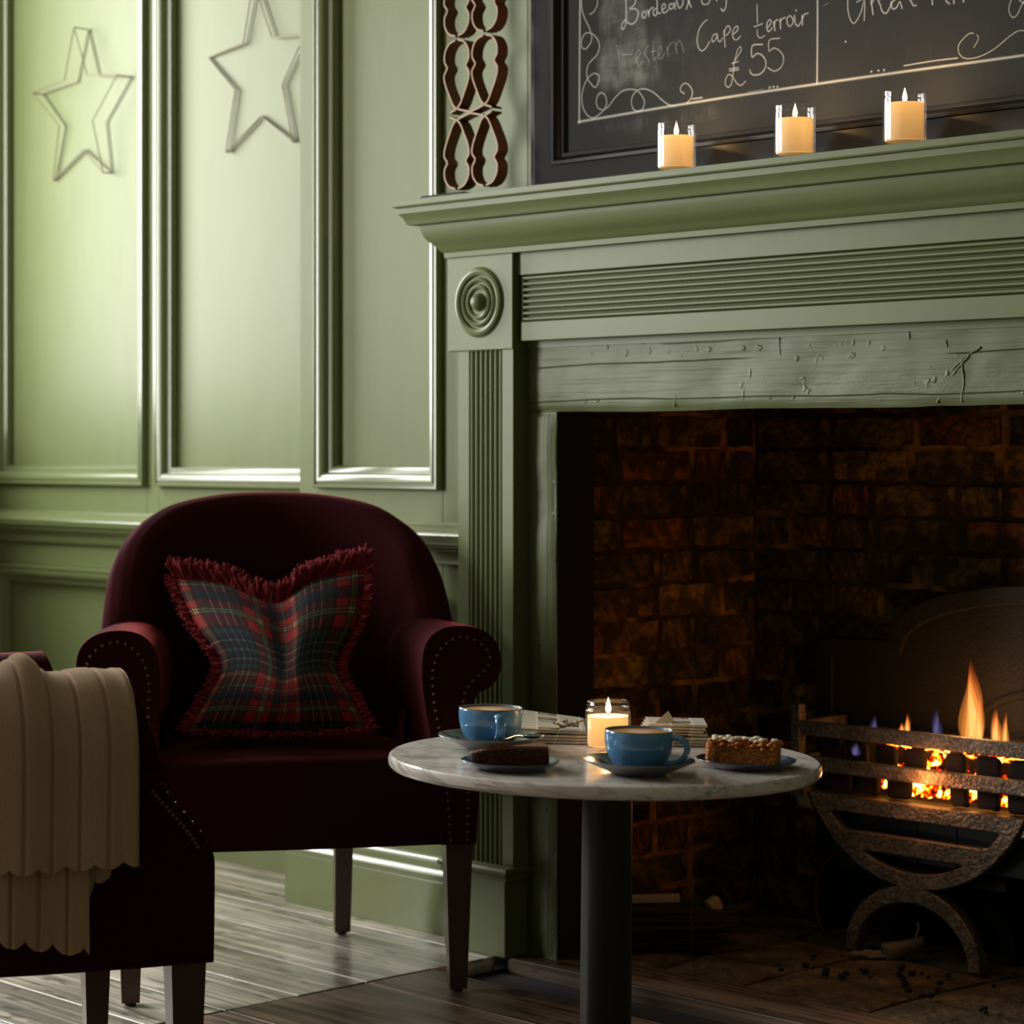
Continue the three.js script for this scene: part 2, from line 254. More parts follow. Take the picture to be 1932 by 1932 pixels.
// ---------------------------------------------------------------- the fireplace surround
const sur = thing('fireplace_surround', P(-2.7, 0, -3.3), -TH, 'green painted wooden fireplace surround with fluted pilaster, roundel and deep moulded mantel shelf', 'fireplace');
const OS = 2.7, OT = 3.3;                                       // to the surround's own axes
const inSur = (g) => g.translate(OS, 0, OT);
{
  const put = (n, g, m = M.mantel, p = sur) => mesh(n, p === sur ? inSur(g) : g, m, p);
  const SL = -3.5825, SRr = -1.75;                               // outer edges of the two corner blocks
  const prof = [[0, 1.386], [0.005, 1.387], [0.006, 1.397], [0.012, 1.401], [0.016, 1.408], [0.021, 1.4135], [0.029, 1.421], [0.035, 1.431], [0.0395, 1.444], [0.0405, 1.452], [0.0585, 1.4535], [0.0605, 1.458], [0.0635, 1.466], [0.0700, 1.474], [0.0715, 1.476], [0.0715, 1.487], [0.0785, 1.4885], [0.0800, 1.491], [0.0800, 1.5015], [0.0790, 1.5020], [0, 1.502]];
  const pos = [];
  const path = (p) => [[SL - p, -3.306], [SL - p, -3.235 + p], [SRr + p, -3.235 + p], [SRr + p, -3.306]];
  for (let i = 0; i + 1 < prof.length; i++) { const A = path(prof[i][0]), B = path(prof[i + 1][0]); for (let e = 0; e < 3; e++) { const a = [A[e][0], prof[i][1], A[e][1]], b = [A[e + 1][0], prof[i][1], A[e + 1][1]], c = [B[e + 1][0], prof[i + 1][1], B[e + 1][1]], d = [B[e][0], prof[i + 1][1], B[e][1]]; pos.push(...a, ...b, ...c, ...a, ...c, ...d); } }
  const g = new THREE.BufferGeometry(); g.setAttribute('position', new THREE.Float32BufferAttribute(pos, 3)); g.computeVertexNormals();
  put('mantel_shelf', join([triUV(toCreasedNormals(g, 0.5)), box(SL, SRr, 1.387, 1.5018, -3.306, -3.234, 0)]));
  put('header_board', box(SL + 0.01, SRr - 0.01, 1.2, 1.39, -3.306, -3.275, 0));
  for (const [b0, b1] of [[SL, -3.393], [SRr - 0.1895, SRr]]) {
    const c = (b0 + b1) / 2 - 0.0002;
    put('corner_block', box(b0, b1, 1.1975, 1.387, -3.31, -3.235, 0.002));
    const rp = [[0, 0.017], [0.006, 0.0165], [0.012, 0.0135], [0.016, 0.008], [0.0175, 0.002], [0.019, -0.001], [0.026, 0], [0.0275, 0.005], [0.031, 0.0068], [0.0345, 0.005], [0.036, -0.001], [0.039, -0.002], [0.0405, 0.005], [0.0445, 0.0075], [0.0485, 0.005], [0.050, -0.001], [0.053, -0.001], [0.0545, 0.006], [0.060, 0.0085], [0.0655, 0.0065], [0.0685, 0.002], [0.0715, -0.001]];
    const ros = lathe(rp, 72); ros.rotateX(Math.PI / 2); ros.translate(c, 1.2935, -3.2345);
    put('roundel', triUV(toCreasedNormals(ros.toNonIndexed(), 0.6)));
    const dS = b0 - SL;                                          // pilaster: reeded between two flat fillets
    const A0 = -3.5554 + dS, A1 = -3.3959 + dS, f0 = -3.5238 + dS, f1 = -3.4263 + dS, poly = [[A0, -3.31], [A0, -3.239], [f0, -3.239]];
    const N = 7, w = (f1 - f0) / N;
    for (let i = 0; i < N; i++) { const x = f0 + w * i; poly.push([x + 0.0005, -3.2475]); for (let q = 0; q <= 6; q++) { const an = Math.PI * q / 6; poly.push([x + w / 2 - Math.cos(an) * w * 0.40, -3.2465 + Math.sin(an) * 0.0075]); } poly.push([x + w - 0.0005, -3.2475]); }
    poly.push([f1, -3.239], [A1, -3.239], [A1, -3.31]);
    put('pilaster', prism(poly, 0.15, 1.2, (p, q, a) => [p, a, q]));
    const pl0 = -3.5776 + dS, pl1 = -3.399 + dS, cap = [[0, 0], [0.004, 0.001], [0.006, 0.007], [0.005, 0.012], [0.010, 0.015], [0.012, 0.021], [0.008, 0.026], [0.0, 0.027]];
    put('plinth', box(pl0, pl1, 0, 0.152, -3.31, -3.220, 0.002));
    const loop = (o) => [[pl0 - o, -3.306], [pl0 - o, -3.222 + o], [pl1 + o, -3.222 + o], [pl1 + o, -3.306]], cp = [];
    for (let i = 0; i + 1 < cap.length; i++) { const A = loop(cap[i][0]), B = loop(cap[i + 1][0]); for (let e = 0; e < 3; e++) { const a = [A[e][0], 0.15 + cap[i][1], A[e][1]], b = [A[e + 1][0], 0.15 + cap[i][1], A[e + 1][1]], q = [B[e + 1][0], 0.15 + cap[i + 1][1], B[e + 1][1]], d = [B[e][0], 0.15 + cap[i + 1][1], B[e][1]]; cp.push(...a, ...b, ...q, ...a, ...q, ...d); } }
    const cg = new THREE.BufferGeometry(); cg.setAttribute('position', new THREE.Float32BufferAttribute(cp, 3)); cg.computeVertexNormals();
    put('plinth_cap', join([triUV(toCreasedNormals(cg, 0.5)), box(pl0, pl1, 0.15, 0.1768, -3.306, -3.223, 0)]));
  }
  const FL = -3.394, FR = SRr - 0.1885;
  put('frieze_band', box(FL, FR, 1.3426, 1.388, -3.31, -3.2475, 0.0015));
  put('frieze_band', box(FL + 0.009, FR - 0.009, 1.2131, 1.2507, -3.31, -3.2490, 0.0015));
  const fp = [[1.249, -3.31], [1.249, -3.2575]], n = 8, y0 = 1.2507, h = (1.3426 - y0) / n;
  for (let i = 0; i < n; i++) { const y = y0 + h * i; fp.push([y + 0.0004, -3.2600]); for (let q = 0; q <= 5; q++) { const an = Math.PI * q / 5; fp.push([y + h / 2 - Math.cos(an) * h * 0.40, -3.2580 + Math.sin(an) * 0.0075]); } fp.push([y + h - 0.0004, -3.2600]); }
  fp.push([1.345, -3.2575], [1.345, -3.31]);
  put('reeded_frieze', prism(fp, FL + 0.014, FR - 0.014, (p, q, a) => [a, p, q]));
  put('frieze_end', box(FL + 0.0095, FL + 0.0145, 1.2507, 1.3426, -3.31, -3.2510, 0.001));
  // rough old timber lintel and post inside the surround
  const timber = (x0, x1, yy0, yy1, nx, ny, along) => { const gg = grid(nx, ny, (u, v) => { const x = x0 + (x1 - x0) * u, y = yy0 + (yy1 - yy0) * v; const e = Math.min(v, 1 - v) * ny, e2 = Math.min(u, 1 - u) * nx; return [x + 0.003 * (fbm(y * 9, 3, 64, 2, 9) - 0.5), y + (v < 0.02 ? 0.008 * (fbm(x * 5, 7, 64, 3, 4) - 0.5) : 0), -3.277 - (e < 0.5 || e2 < 0.5 ? 0.005 : 0) + 0.007 * (fbm(x * 9, y * 16, 64, 3, 2) - 0.5)]; }); const p = gg.attributes.position, uv = gg.attributes.uv; for (let i = 0; i < p.count; i++) along ? uv.setXY(i, p.getX(i) * 1.0, (p.getY(i) - 1.07) * 5.5) : uv.setXY(i, p.getY(i) * 1.0, (p.getX(i) + 3.4) * 8); return gg; };
  put('timber_lintel', join([timber(-3.3985, -1.95, 1.0735, 1.235, 120, 16, true), box(-3.3985, -1.95, 1.0755, 1.235, -3.385, -3.282, 0)]), M.rough);
  for (const [r, ...q] of [[0.0024, [-2.3404, 1.1547], [-2.3574, 1.1393], [-2.381, 1.1133], [-2.4047, 1.079]], [0.0026, [-2.3552, 1.1481], [-2.3499, 1.1127], [-2.3552, 1.079]], [0.002, [-2.3171, 1.1689], [-2.3382, 1.1581], [-2.3574, 1.1464], [-2.3745, 1.1309]], [0.0018, [-2.4178, 1.1408], [-2.42, 1.0945]], [0.0016, [-2.4485, 1.1282], [-2.4507, 1.1013]], [0.0015, [-2.4629, 1.2049], [-2.4618, 1.1869]], [0.0018, [-2.7485, 1.204], [-2.746, 1.1681]], [0.0014, [-2.7265, 1.1957], [-2.7253, 1.1816]], [0.0016, [-2.9975, 1.1014], [-3.0015, 1.079]], [0.0014, [-2.3863, 1.1843], [-2.3831, 1.171]]])
    put('paint_run', jitter(tube(q.map(([x, y]) => [x, y, -3.2775]), r, 24, 8), 0.0012, 120, 77));
  for (const [x0, x1] of [[-3.397, -3.3170], [-2.02, -1.945]]) put('timber_post', join([timber(x0, x1, 0, 1.0735, 6, 80, false), box(x0, x1 - 0.001, 0, 1.0735, -3.352, -3.2815, 0)]), M.rough);
  put('sooty_lining', box(-3.3185, -3.3160, 0, 1.0735, -3.385, -3.286, 0), M.soot); put('sooty_lining', box(-2.0205, -2.0190, 0, 1.0735, -3.385, -3.286, 0), M.soot);
}

// ---------------------------------------------------------------- the brick firebox and hearth
{
  const S0 = -3.44, S1 = -1.93, TB = -4.02, H = 1.24, C = 0.0715, BL = 0.212, J = 0.009;
  const back = struct('wall_firebox_back'), left = struct('wall_firebox_left'), right = struct('wall_firebox_right'), top = struct('wall_firebox_top');
  mesh('mortar_bed', box(S0 - 0.1, S1 + 0.1, -0.11, H, TB - 0.14, TB - 0.0025, 0), M.mortar, back);
  mesh('mortar_bed', box(S0 - 0.14, S0 - 0.0025, -0.11, H, TB - 0.1, -3.386, 0), M.mortar, left);
  mesh('mortar_bed', box(S1 + 0.0025, S1 + 0.14, -0.11, H, TB - 0.1, -3.386, 0), M.mortar, right);
  mesh('flue_cover', box(S0 - 0.14, S1 + 0.14, H, H + 0.1, TB - 0.14, -3.46, 0), M.soot, top);
  const protos = [];
  for (let i = 0; i < 6; i++) { const g = new THREE.BoxGeometry(1, 1, 1, 4, 2, 2); const p = g.attributes.position; const r = (x, y, z) => hash(Math.round(x * 8) + 11 * i, Math.round(y * 8) + 5, Math.round(z * 8)) - 0.5; for (let k = 0; k < p.count; k++) { const x = p.getX(k), y = p.getY(k), z = p.getZ(k), ed = (Math.abs(y) > 0.4) + (Math.abs(x) > 0.4); p.setXYZ(k, x * (1 - 0.012 * ed) + 0.03 * r(x, y, z), y * (1 - 0.03 * ed) + 0.10 * r(y, z, x), z + 0.05 * r(z, x, y)); } const uv = g.attributes.uv; for (let k = 0; k < uv.count; k++) uv.setXY(k, uv.getX(k) * 0.9 + 0.13 * i, uv.getY(k) * 0.28 + 0.17 * i); protos.push(toCreasedNormals(g.toNonIndexed(), 0.9)); }
  const lay = (parent, a0, a1, place) => {
    for (let row = 0; row * C < H; row++) {
      let a = a0 - (row % 2 ? BL / 2 : 0) - 0.03 * hash(row, 4);
      while (a < a1) {
        const head = hash(Math.round(a * 100), row) < 0.3, len = (head ? 0.105 : BL) + 0.012 * (hash(row, Math.round(a * 90)) - 0.5);
        const x0 = Math.max(a, a0), x1 = Math.min(a + len, a1);
        if (x1 - x0 > 0.03) {
          const m = new THREE.Mesh(protos[Math.floor(hash(row, Math.round(a * 77), 3) * 6)], M.brick[[0, 4, 2, 0, 1, 2, 3, 5, 4, 0][Math.floor(hash(Math.round(a * 53), row, 8) * 10)]]); m.name = 'brick'; m.castShadow = m.receiveShadow = true;
          place(m, (x0 + x1) / 2, row * C + C / 2, x1 - x0 - J, C - J + 0.004 * (hash(row, Math.round(a * 41), 6) - 0.8), 0.004 * (hash(row, Math.round(a * 31), 5) - 0.4)); parent.add(m);
        }
        a += len + J;
      }
    }
  };
  lay(back, S0, S1, (m, x, y, w, h, o) => { m.position.set(x, y, TB - 0.02 + o); m.scale.set(w, h, 0.04); });
  const cheek = (s, sg) => (m, x, y, w, h, o) => { m.position.set(s - sg * 0.02 + sg * o, y, x); m.scale.set(w, h, 0.04); m.rotation.y = Math.PI / 2; };
  lay(left, TB, -3.39, cheek(S0, 1)); lay(right, TB, -3.39, cheek(S1, -1));
  const hearth = struct('hearth');
  mesh('hearth_bed', box(S0, S1, -0.03, -0.012, TB, -3.376, 0), M.soot, hearth);
  const cols = [S0, -3.17, -2.93, -2.62, -2.33, -2.1, S1], rows = [TB, -3.80, -3.60, -3.376];
  for (let i = 0; i + 1 < cols.length; i++) for (let j = 0; j + 1 < rows.length; j++) {
    const jx = (k, q) => (k === 0 || k === cols.length - 1 ? 0 : 0.10 * (hash(k, q, 2) - 0.5)), jz = (k, q) => (q === 0 || q === rows.length - 1 ? 0 : 0.08 * (hash(k, q, 9) - 0.5));
    const cn = [[i, j], [i + 1, j], [i + 1, j + 1], [i, j + 1]].map(([k, q]) => [cols[k] + jx(k, q), rows[q] + jz(k, q)]);
    const cx = cn.reduce((q, v) => q + v[0], 0) / 4, cz = cn.reduce((q, v) => q + v[1], 0) / 4, poly = [];
    for (let e = 0; e < 4; e++) for (let q = 0; q < 4; q++) { const A = cn[e], B = cn[(e + 1) % 4], f = q / 4; const x = A[0] + (B[0] - A[0]) * f, z = A[1] + (B[1] - A[1]) * f, sh = 0.004 + 0.006 * hash(Math.round(x * 40), Math.round(z * 40)), d = Math.hypot(x - cx, z - cz); poly.push([x - (x - cx) / d * sh, z - (z - cz) / d * sh]); }
    const g = grid(32, 6, (u, v) => { const k = u * 16, a = poly[Math.floor(k) % 16], b = poly[Math.floor(k + 1) % 16], f = k % 1; const x = a[0] + (b[0] - a[0]) * f, z = a[1] + (b[1] - a[1]) * f; const q = v < 0.17 ? 1 : 1 - (v - 0.17) / 0.83; const px = cx + (x - cx) * q, pz = cz + (z - cz) * q; return [px, v === 0 ? -0.014 : -0.003 - 0.006 * Math.pow(q, 4) + 0.006 * (fbm(px * 18, pz * 18, 64, 3, 5) - 0.5), pz]; });
    mesh('hearth_stone', triUV(g, 3), M.stone, hearth);
  }
}

// ---------------------------------------------------------------- on the mantel: chalkboard, iron lattice, candles
const CHALK = `2.6 121,376 116,369 116,353 124,332 137,311 143,291 135,278 124,273 116,278 116,292 124,302 135,303 150,296 162,281 163,270 157,258 143,249 133,241 129,227 133,213 141,204 152,196 161,205 163,215 152,223 139,220 126,209 118,192 116,177 120,159 131,145 144,138 159,141 176,151 183,163 179,177 168,184 158,178 155,166 161,155 172,151 187,155 203,169 225,181 246,182 264,177 278,163 282,153 275,140 262,139 252,145 248,159 253,171 268,179 285,178 306,169 327,153 345,142 359,139
2.6 383,159 374,165 374,172 384,178 396,172 403,160 400,149 389,141
2.6 157,371 158,355 150,343 138,338
3 403,147 427,147
3.2 233,363 234,345 234,315 230,301 225,298 223,306 232,315 239,309 250,305 260,310 266,324 260,332 244,335 253,339 259,346 257,357
3.2 285,325 278,324 276,317 281,312 286,316 286,324
3.2 291,326 294,314
3.2 293,320 299,328 305,329
3.2 312,326 305,323 305,316 311,313 314,320 314,347
3.2 315,317 322,316
3.2 327,321 336,326 333,332 327,329 328,318 334,315 343,320
3.2 355,329 346,329 345,324 350,320 357,325 359,331 360,319
3.2 364,338 366,327 371,319 379,325 380,337
3.2 389,337 400,317
3.2 396,332 388,315
3 425,327 428,320 435,317 444,319 446,327
3 462,324 463,320
3 486,324 485,307 479,299 473,304
2.1 209,270 216,248 217,238
2.1 223,250 250,248
2.1 260,234 271,247 268,254 260,246 262,230 268,223 278,233
2.1 292,260 282,246 294,229 292,222
2.1 305,266 304,238 307,230 313,235
2.1 299,247 310,247
2.1 317,235 326,246 324,255 317,244 319,232 326,231 334,241
2.1 339,252 343,232
2.1 341,244 348,256 355,257
2.1 360,257 364,236
2.1 364,251 371,259 376,252 382,236
2.6 439,288 432,285 421,275 415,257 418,240 426,233 435,236 446,248
2.6 463,260 454,258 451,250 454,246 461,251 464,259 466,248 470,244 477,250
2.6 480,263 483,233
2.6 480,258 486,269 492,270 496,264 491,257 484,254
2.6 501,253 513,260 513,267 506,265 501,256 504,245 511,243 520,248
2.4 559,300 560,267
2.4 552,261 572,264
2.4 559,255 561,244 567,239 577,242
3 582,254 592,263 590,269 584,266 582,254 587,248 595,254
3 598,264 601,248
3 599,258 603,266 608,266
3 613,267 614,249
3 613,262 618,267 625,268
3 635,270 629,266 630,256 636,251 643,258 640,267 635,270
3 646,269 648,255 654,249 661,256
3 649,278 650,277
3 663,267 664,250
3 664,260 669,268 677,269
2.3 532,165 521,159 511,164 501,177 491,182 484,173 484,164 491,159 498,164 501,177 504,192 504,203
2.3 504,203 515,214 522,224 520,229 513,224 509,213 504,201
2.3 499,201 515,203
2.3 493,192 515,192
2.3 494,188 516,188
3 572,227 548,227 548,207 559,212 570,208 579,197 579,186 570,176 553,174 545,178 542,184
2.4 612,233 588,232 588,213 597,217 610,212 620,200 620,188 612,179 599,176 584,184
4.2 588,147 589,148
4.2 597,148 598,148
4.2 606,147 607,147
1.6 537,145 575,146
1.6 711,277 722,281
2.6 765,287 766,260 773,242 779,238 788,246 796,260 799,271
2.6 785,274 800,276 801,240
3.2 815,279 820,248
3.2 816,267 825,276
3.2 831,270 836,261 839,252 847,246 856,255 859,264
3.2 835,271 842,277
3.2 874,270 860,262 862,252 870,253 877,262 882,250
3.2 891,270 901,259 905,252 911,251
3.2 944,262 945,248
3.2 970,256 976,247 980,245
3.2 987,257 989,244
3.2 1008,254 1008,244
2.2 1105,240 1098,222 1100,211 1107,205 1114,209 1122,222 1131,234
2.2 1118,232 1127,225
2.2 1028,189 1021,190 1008,183 998,172 999,160 1008,151 1023,148 1044,150 1071,159 1097,174 1116,182 1127,181
2.2 1029,166 1036,175 1038,181 1035,186
2.8 886,152 947,153 996,152
4 816,150 817,150
4 831,150 832,150
4 843,149 844,150
3.5 760,209 761,208
5 107,134 393,140 698,142 878,142 1126,141 1292,143
4.2 109,132 110,267 112,431
4 697,143 698,234 698,345`;
const ChW = 1.5, ChH = 0.9;                                      // chalkboard drawing, metres; its corner lies at s = -3.36, y = 1.5
const chalkTex = canvasTex(2048, 1229, (c, w, h) => {
  c.fillStyle = 'rgb(40,41,39)'; c.fillRect(0, 0, w, h);
  const k = w / ChW;
  for (let i = 0; i < 2600; i++) { const x = rnd() * w, y = rnd() * h, L = rr(10, 70); c.strokeStyle = `rgba(${rnd() < 0.55 ? '120,124,118' : '20,20,20'},${rr(0.01, 0.05)})`; c.lineWidth = rr(1, 6); c.beginPath(); c.moveTo(x, y); c.lineTo(x + rr(-6, 6), y + L); c.stroke(); }
  const smear = (x, y, rx, ry, n, a) => { for (let i = 0; i < n; i++) { const px = (x + rx * (rnd() - 0.5) * 2) * k, py = h - (y + ry * (rnd() - 0.5) * 2) * k; c.strokeStyle = `rgba(150,152,142,${a * rr(0.3, 1)})`; c.lineWidth = rr(8, 34); c.beginPath(); c.moveTo(px, py - rr(5, 26)); c.lineTo(px + rr(-4, 4), py + rr(5, 26)); c.stroke(); } };
  smear(0.225, 0.30, 0.06, 0.11, 700, 0.06); smear(0.24, 0.23, 0.08, 0.04, 320, 0.05); smear(0.33, 0.24, 0.12, 0.06, 220, 0.025); smear(0.62, 0.3, 0.3, 0.15, 160, 0.015); smear(0.3, 0.115, 0.16, 0.006, 40, 0.07);
  c.lineCap = 'round'; c.lineJoin = 'round';
  for (const line of CHALK.split('\n')) {
    const q = line.trim().split(' '), lw = +q[0], pts = q.slice(1).map((v) => v.split(',').map(Number)).map(([x, y]) => [x / 1000 * k, h - y / 1000 * k]);
    const smooth = pts.length > 2 ? spline(pts.map(([x, y]) => [x, y])).getPoints(pts.length * 6).map((v) => [v.x, v.y]) : pts;
    const faint = lw < 2.2;
    for (let pass = 0; pass < 2; pass++) { c.strokeStyle = pass ? `rgba(226,224,214,${faint ? 0.35 : 0.62})` : `rgba(200,200,190,${faint ? 0.12 : 0.25})`; c.lineWidth = lw * (pass ? 1.05 : 1.9); c.beginPath(); smooth.forEach(([x, y], i) => (i ? c.lineTo(x, y) : c.moveTo(x, y))); c.stroke(); }
    for (const [x, y] of smooth) if (rnd() < 0.5) { c.fillStyle = 'rgba(45,46,44,0.35)'; c.fillRect(x + rr(-lw, lw), y + rr(-lw, lw), 2, 2); }
  }
});
const cb = thing('chalkboard', P(-3.36, 1.5025, -3.278), -TH, 'large black framed chalkboard with handwritten drinks prices standing on the mantel shelf', 'chalkboard');
{
  const W = 1.62, Hh = 0.95;                                      // own axes: x along the wall from the left edge, y up from the shelf, z out
  const gb = new THREE.PlaneGeometry(1.5, 0.86); gb.translate(0.75, 0.4675, 0); { const uv = gb.attributes.uv, p = gb.attributes.position; for (let i = 0; i < 4; i++) uv.setXY(i, p.getX(i) / 1.5, (p.getY(i) + 0.0025) / 0.9); }
  mesh('writing_surface', gb, phy({ map: chalkTex, roughness: 0.8, specularIntensity: 0.45 }), cb);
  mesh('backing', box(0.01, W - 0.01, 0.01, Hh - 0.01, -0.022, -0.002, 0), M.blackFrame, cb);
  const FP = [[0, -0.022], [0, 0.022], [0.004, 0.028], [0.012, 0.030], [0.016, 0.028], [0.050, 0.016], [0.052, 0.019], [0.058, 0.021], [0.062, 0.018], [0.066, 0.010], [0.073, 0.008], [0.075, 0.001], [0.075, -0.003]];
  mesh('frame', rectLoop(0, W, 0, Hh, 0, FP), M.blackFrame, cb);
}
{
  const T = -3.195, lat = thing('iron_lattice', P(-3.472, 1.5025, T), -TH, 'rusty iron lattice of double lobed loops standing at the left end of the mantel', 'ornament');
  const face = (pts) => {                                          // a flat strip bent along pts, 28 mm deep, its front edge bright
    const c = spline(pts), n = pts.length * 7, th = 0.0017, dp = 0.028, A = [], B = [];
    const P0 = c.getPoints(n), sec = (a, b) => grid(n, 1, (u, v) => { const i = Math.round(u * n), p = P0[i], q = P0[Math.min(n, i + 1)], r = P0[Math.max(0, i - 1)]; let tx = q.x - r.x, ty = q.y - r.y; const l = Math.hypot(tx, ty) || 1; const o = v < 0.5 ? a : b; return [p.x - ty / l * o[0], p.y + tx / l * o[0], o[1]]; });
    return { body: [sec([th, 0], [th, -dp]), sec([-th, -dp], [-th, 0]), sec([th, -dp], [-th, -dp])], edge: [sec([-th, 0], [th, 0]), sec([-th, -0.0005], [-th, 0]), sec([th, 0], [th, -0.0005])] };
  };
  const cross = 0.1645, body = [], edge = [];
  const add = (pts) => { const f = face(pts); body.push(...f.body); edge.push(...f.edge); };
  const units = [[0, -1], [cross, 1], [cross * 2 - 0.012 + 0.147 + 0.003, 1]];
  const lobe = (cx, sg, y0, dir) => [[cx + sg * 0.006, y0 + dir * 0.015], [cx + sg * 0.022, y0 + dir * 0.040], [cx + sg * 0.0352, y0 + dir * 0.068], [cx + sg * 0.0362, y0 + dir * 0.082], [cx + sg * 0.0275, y0 + dir * 0.0945], [cx + sg * 0.0355, y0 + dir * 0.108], [cx + sg * 0.034, y0 + dir * 0.127], [cx + sg * 0.022, y0 + dir * 0.142], [cx + sg * 0.004, y0 + dir * 0.148]];
  for (let lev = 0; lev < 3; lev++) {
    const yc = cross + lev * 0.304;                                 // crossings; loops hang below and stand above each
    for (const dir of [-1, 1]) {
      const xA = -0.041, xB = 0.041;
      add([[xA - 0.020, yc + dir * 0.004], ...lobe(xA, 1, yc, dir)]);
      add([...lobe(xA, -1, yc, dir).reverse(), [xA + 0.012, yc + dir * 0.008], [0, yc + dir * 0.0014]]);
      add([[0, yc + dir * 0.0014], [xB - 0.012, yc + dir * 0.008], ...lobe(xB, 1, yc, dir)]);
      add([...lobe(xB, -1, yc, dir).reverse(), [xB + 0.020, yc + dir * 0.004]]);
    }
  }
  mesh('lattice_bars', join(body), M.rust, lat); mesh('front_edge', join(edge), M.rustEdge, lat, 'bright worn front edge');
  mesh('foot_plate', box(-0.135, -0.01, -0.0005, 0.008, -0.02, 0.012, 0.001), M.castIron, lat);
}
M.glass = phy({ color: lin(0.98, 0.98, 0.98), transmission: 1, thickness: 0, roughness: 0.02, ior: 1.45, specularIntensity: 0.8 });
M.wax = phy({ color: lin(1.0, 0.86, 0.60), transmission: 0.6, thickness: 0, roughness: 1, ior: 1.4 });
M.flame = new THREE.MeshStandardMaterial({ color: lin(0, 0, 0), emissive: lin(1, 0.72, 0.32), emissiveIntensity: 9 });
function flameShape(h, r) { const g = lathe(roundProf([[0, 0], [r * 0.75, h * 0.12], [r, h * 0.3], [r * 0.72, h * 0.55], [r * 0.3, h * 0.82], [0, h]], 20), 16); return g; }
function candle(pos, R, H, waxH, neck, light, label, group) {
  const c = thing('jar_candle', pos, 0, label, 'candle', group);
  const out = neck ? [[0, 0], [R - 0.003, 0], [R, 0.004], [R, H * 0.80], [R - 0.0005, H * 0.825], [R - 0.003, H * 0.84], [R - 0.003, H * 0.865], [R - 0.001, H * 0.878], [R - 0.003, H * 0.89], [R - 0.001, H * 0.91], [R - 0.003, H * 0.925], [R - 0.0028, H * 0.985], [R - 0.004, H]] : [[0, 0], [R - 0.004, 0], [R - 0.0005, 0.005], [R, 0.012], [R, H * 0.86], [R - 0.002, H * 0.885], [R - 0.0005, H * 0.91], [R - 0.0005, H * 0.985], [R - 0.0015, H]];
  const inn = out.slice(1).map(([r, y]) => [r - 0.0026, Math.max(y, 0.006)]).reverse();
  const g = lathe([...out, ...inn, [0, 0.006]], 64);
  mesh('glass_jar', g, M.glass, c);
  const r = R - 0.0034, wx = lathe([[0, 0.0065], [r - 0.002, 0.0065], [r, 0.009], [r, waxH], [r - 0.003, waxH - 0.0012], [0, waxH - 0.0022]], 48); mesh('wax', triUV(toCreasedNormals(wx.toNonIndexed(), 0.6)), M.wax, c);
  mesh('wick', tube([[0, waxH - 0.003, 0], [0.0004, waxH + 0.003, 0], [0.001, waxH + 0.006, 0.0004]], 0.0007, 6, 6), M.soot, c);
  const f = flameShape(0.024, 0.0042); f.translate(0.0005, waxH + 0.003, 0); mesh('candle_flame', f, M.flame, c);
  const p = new THREE.PointLight(lin(1, 0.60, 0.25), light); p.name = 'candle_light'; p.position.set(0.0005, waxH + 0.011, 0); p.shadow.radius = 0.15; p.castShadow = true; c.add(p);
}
candle(P(-2.9153, 1.502, -3.188), 0.0355, 0.087, 0.063, false, 0.045, 'lit cream candle in a clear glass jar on the mantel shelf, leftmost of the three', 'candles on the mantel shelf');
candle(P(-2.6388, 1.502, -3.188), 0.0358, 0.090, 0.067, false, 0.045, 'lit cream candle in a clear glass jar on the mantel shelf, middle of the three', 'candles on the mantel shelf');
candle(P(-2.4051, 1.502, -3.188), 0.0360, 0.089, 0.069, false, 0.045, 'lit cream candle in a clear glass jar on the mantel shelf, rightmost of the three', 'candles on the mantel shelf');

// wire stars on the recess panels: a front and a back outline joined at the tips
function star(base, back, front, label) {
  const s = thing('wire_star', P(base[0], base[1], base[2]), -TH, label, 'star', 'wire stars on the wall panels');
  const pt = (q, i) => new THREE.Vector3(q[i][0] - base[0], q[i][1] - base[1], q[i][2] - base[2]), seg = (a, b) => { const c = new THREE.CatmullRomCurve3([a, a.clone().lerp(b, 0.5), b]); return new THREE.TubeGeometry(c, 2, 0.0017, 7); };
  for (const [n, q] of [['back_outline', back], ['front_outline', front]]) mesh(n, join(q.map((_, i) => [seg(pt(q, i), pt(q, (i + 1) % 10)), new THREE.SphereGeometry(0.0019, 6, 5).translate(...pt(q, i).toArray())]).flat()), M.wire, s);
  for (const i of [0, 2, 4, 6, 8]) mesh('tip_wire', seg(pt(back, i), pt(front, i).add(new THREE.Vector3(0, 0, 0.0005))), M.wire, s);
}
{
  const q1 = [[-5.307, 2.104], [-5.256, 1.975], [-5.110, 1.957], [-5.224, 1.852], [-5.200, 1.717], [-5.320, 1.788], [-5.465, 1.720], [-5.416, 1.860], [-5.524, 1.957], [-5.356, 1.972]];
  const lift = [0.036, 0.030, 0.036, 0.034, 0.020, 0.004, 0.003, 0.014, 0.026, 0.034];
  star([-5.31, 1.72, -3.519], q1.map(([s, y]) => [s, y, -3.5195]), q1.map(([s, y], i) => [s, y, -3.516 + 1.15 * lift[i]]), 'pale wire star on the left wall panel, standing off the wood at its tips');
  const q2 = [[-4.580, 2.125], [-4.510, 1.982], [-4.384, 1.972], [-4.478, 1.867], [-4.432, 1.726], [-4.563, 1.801], [-4.695, 1.726], [-4.662, 1.874], [-4.776, 1.967], [-4.625, 1.984]];
  star([-4.57, 1.72, -3.519], q2.map(([s, y]) => [s, y, -3.5195]), q2.map(([s, y], i) => [s, y, -3.515 + [0.010, 0.007, 0.009, 0.002, 0.006, -0.002, 0.005, 0.002, -0.002, 0.005][i]]), 'dark wire star on the second wall panel, partly hidden by the chimney wall');
}

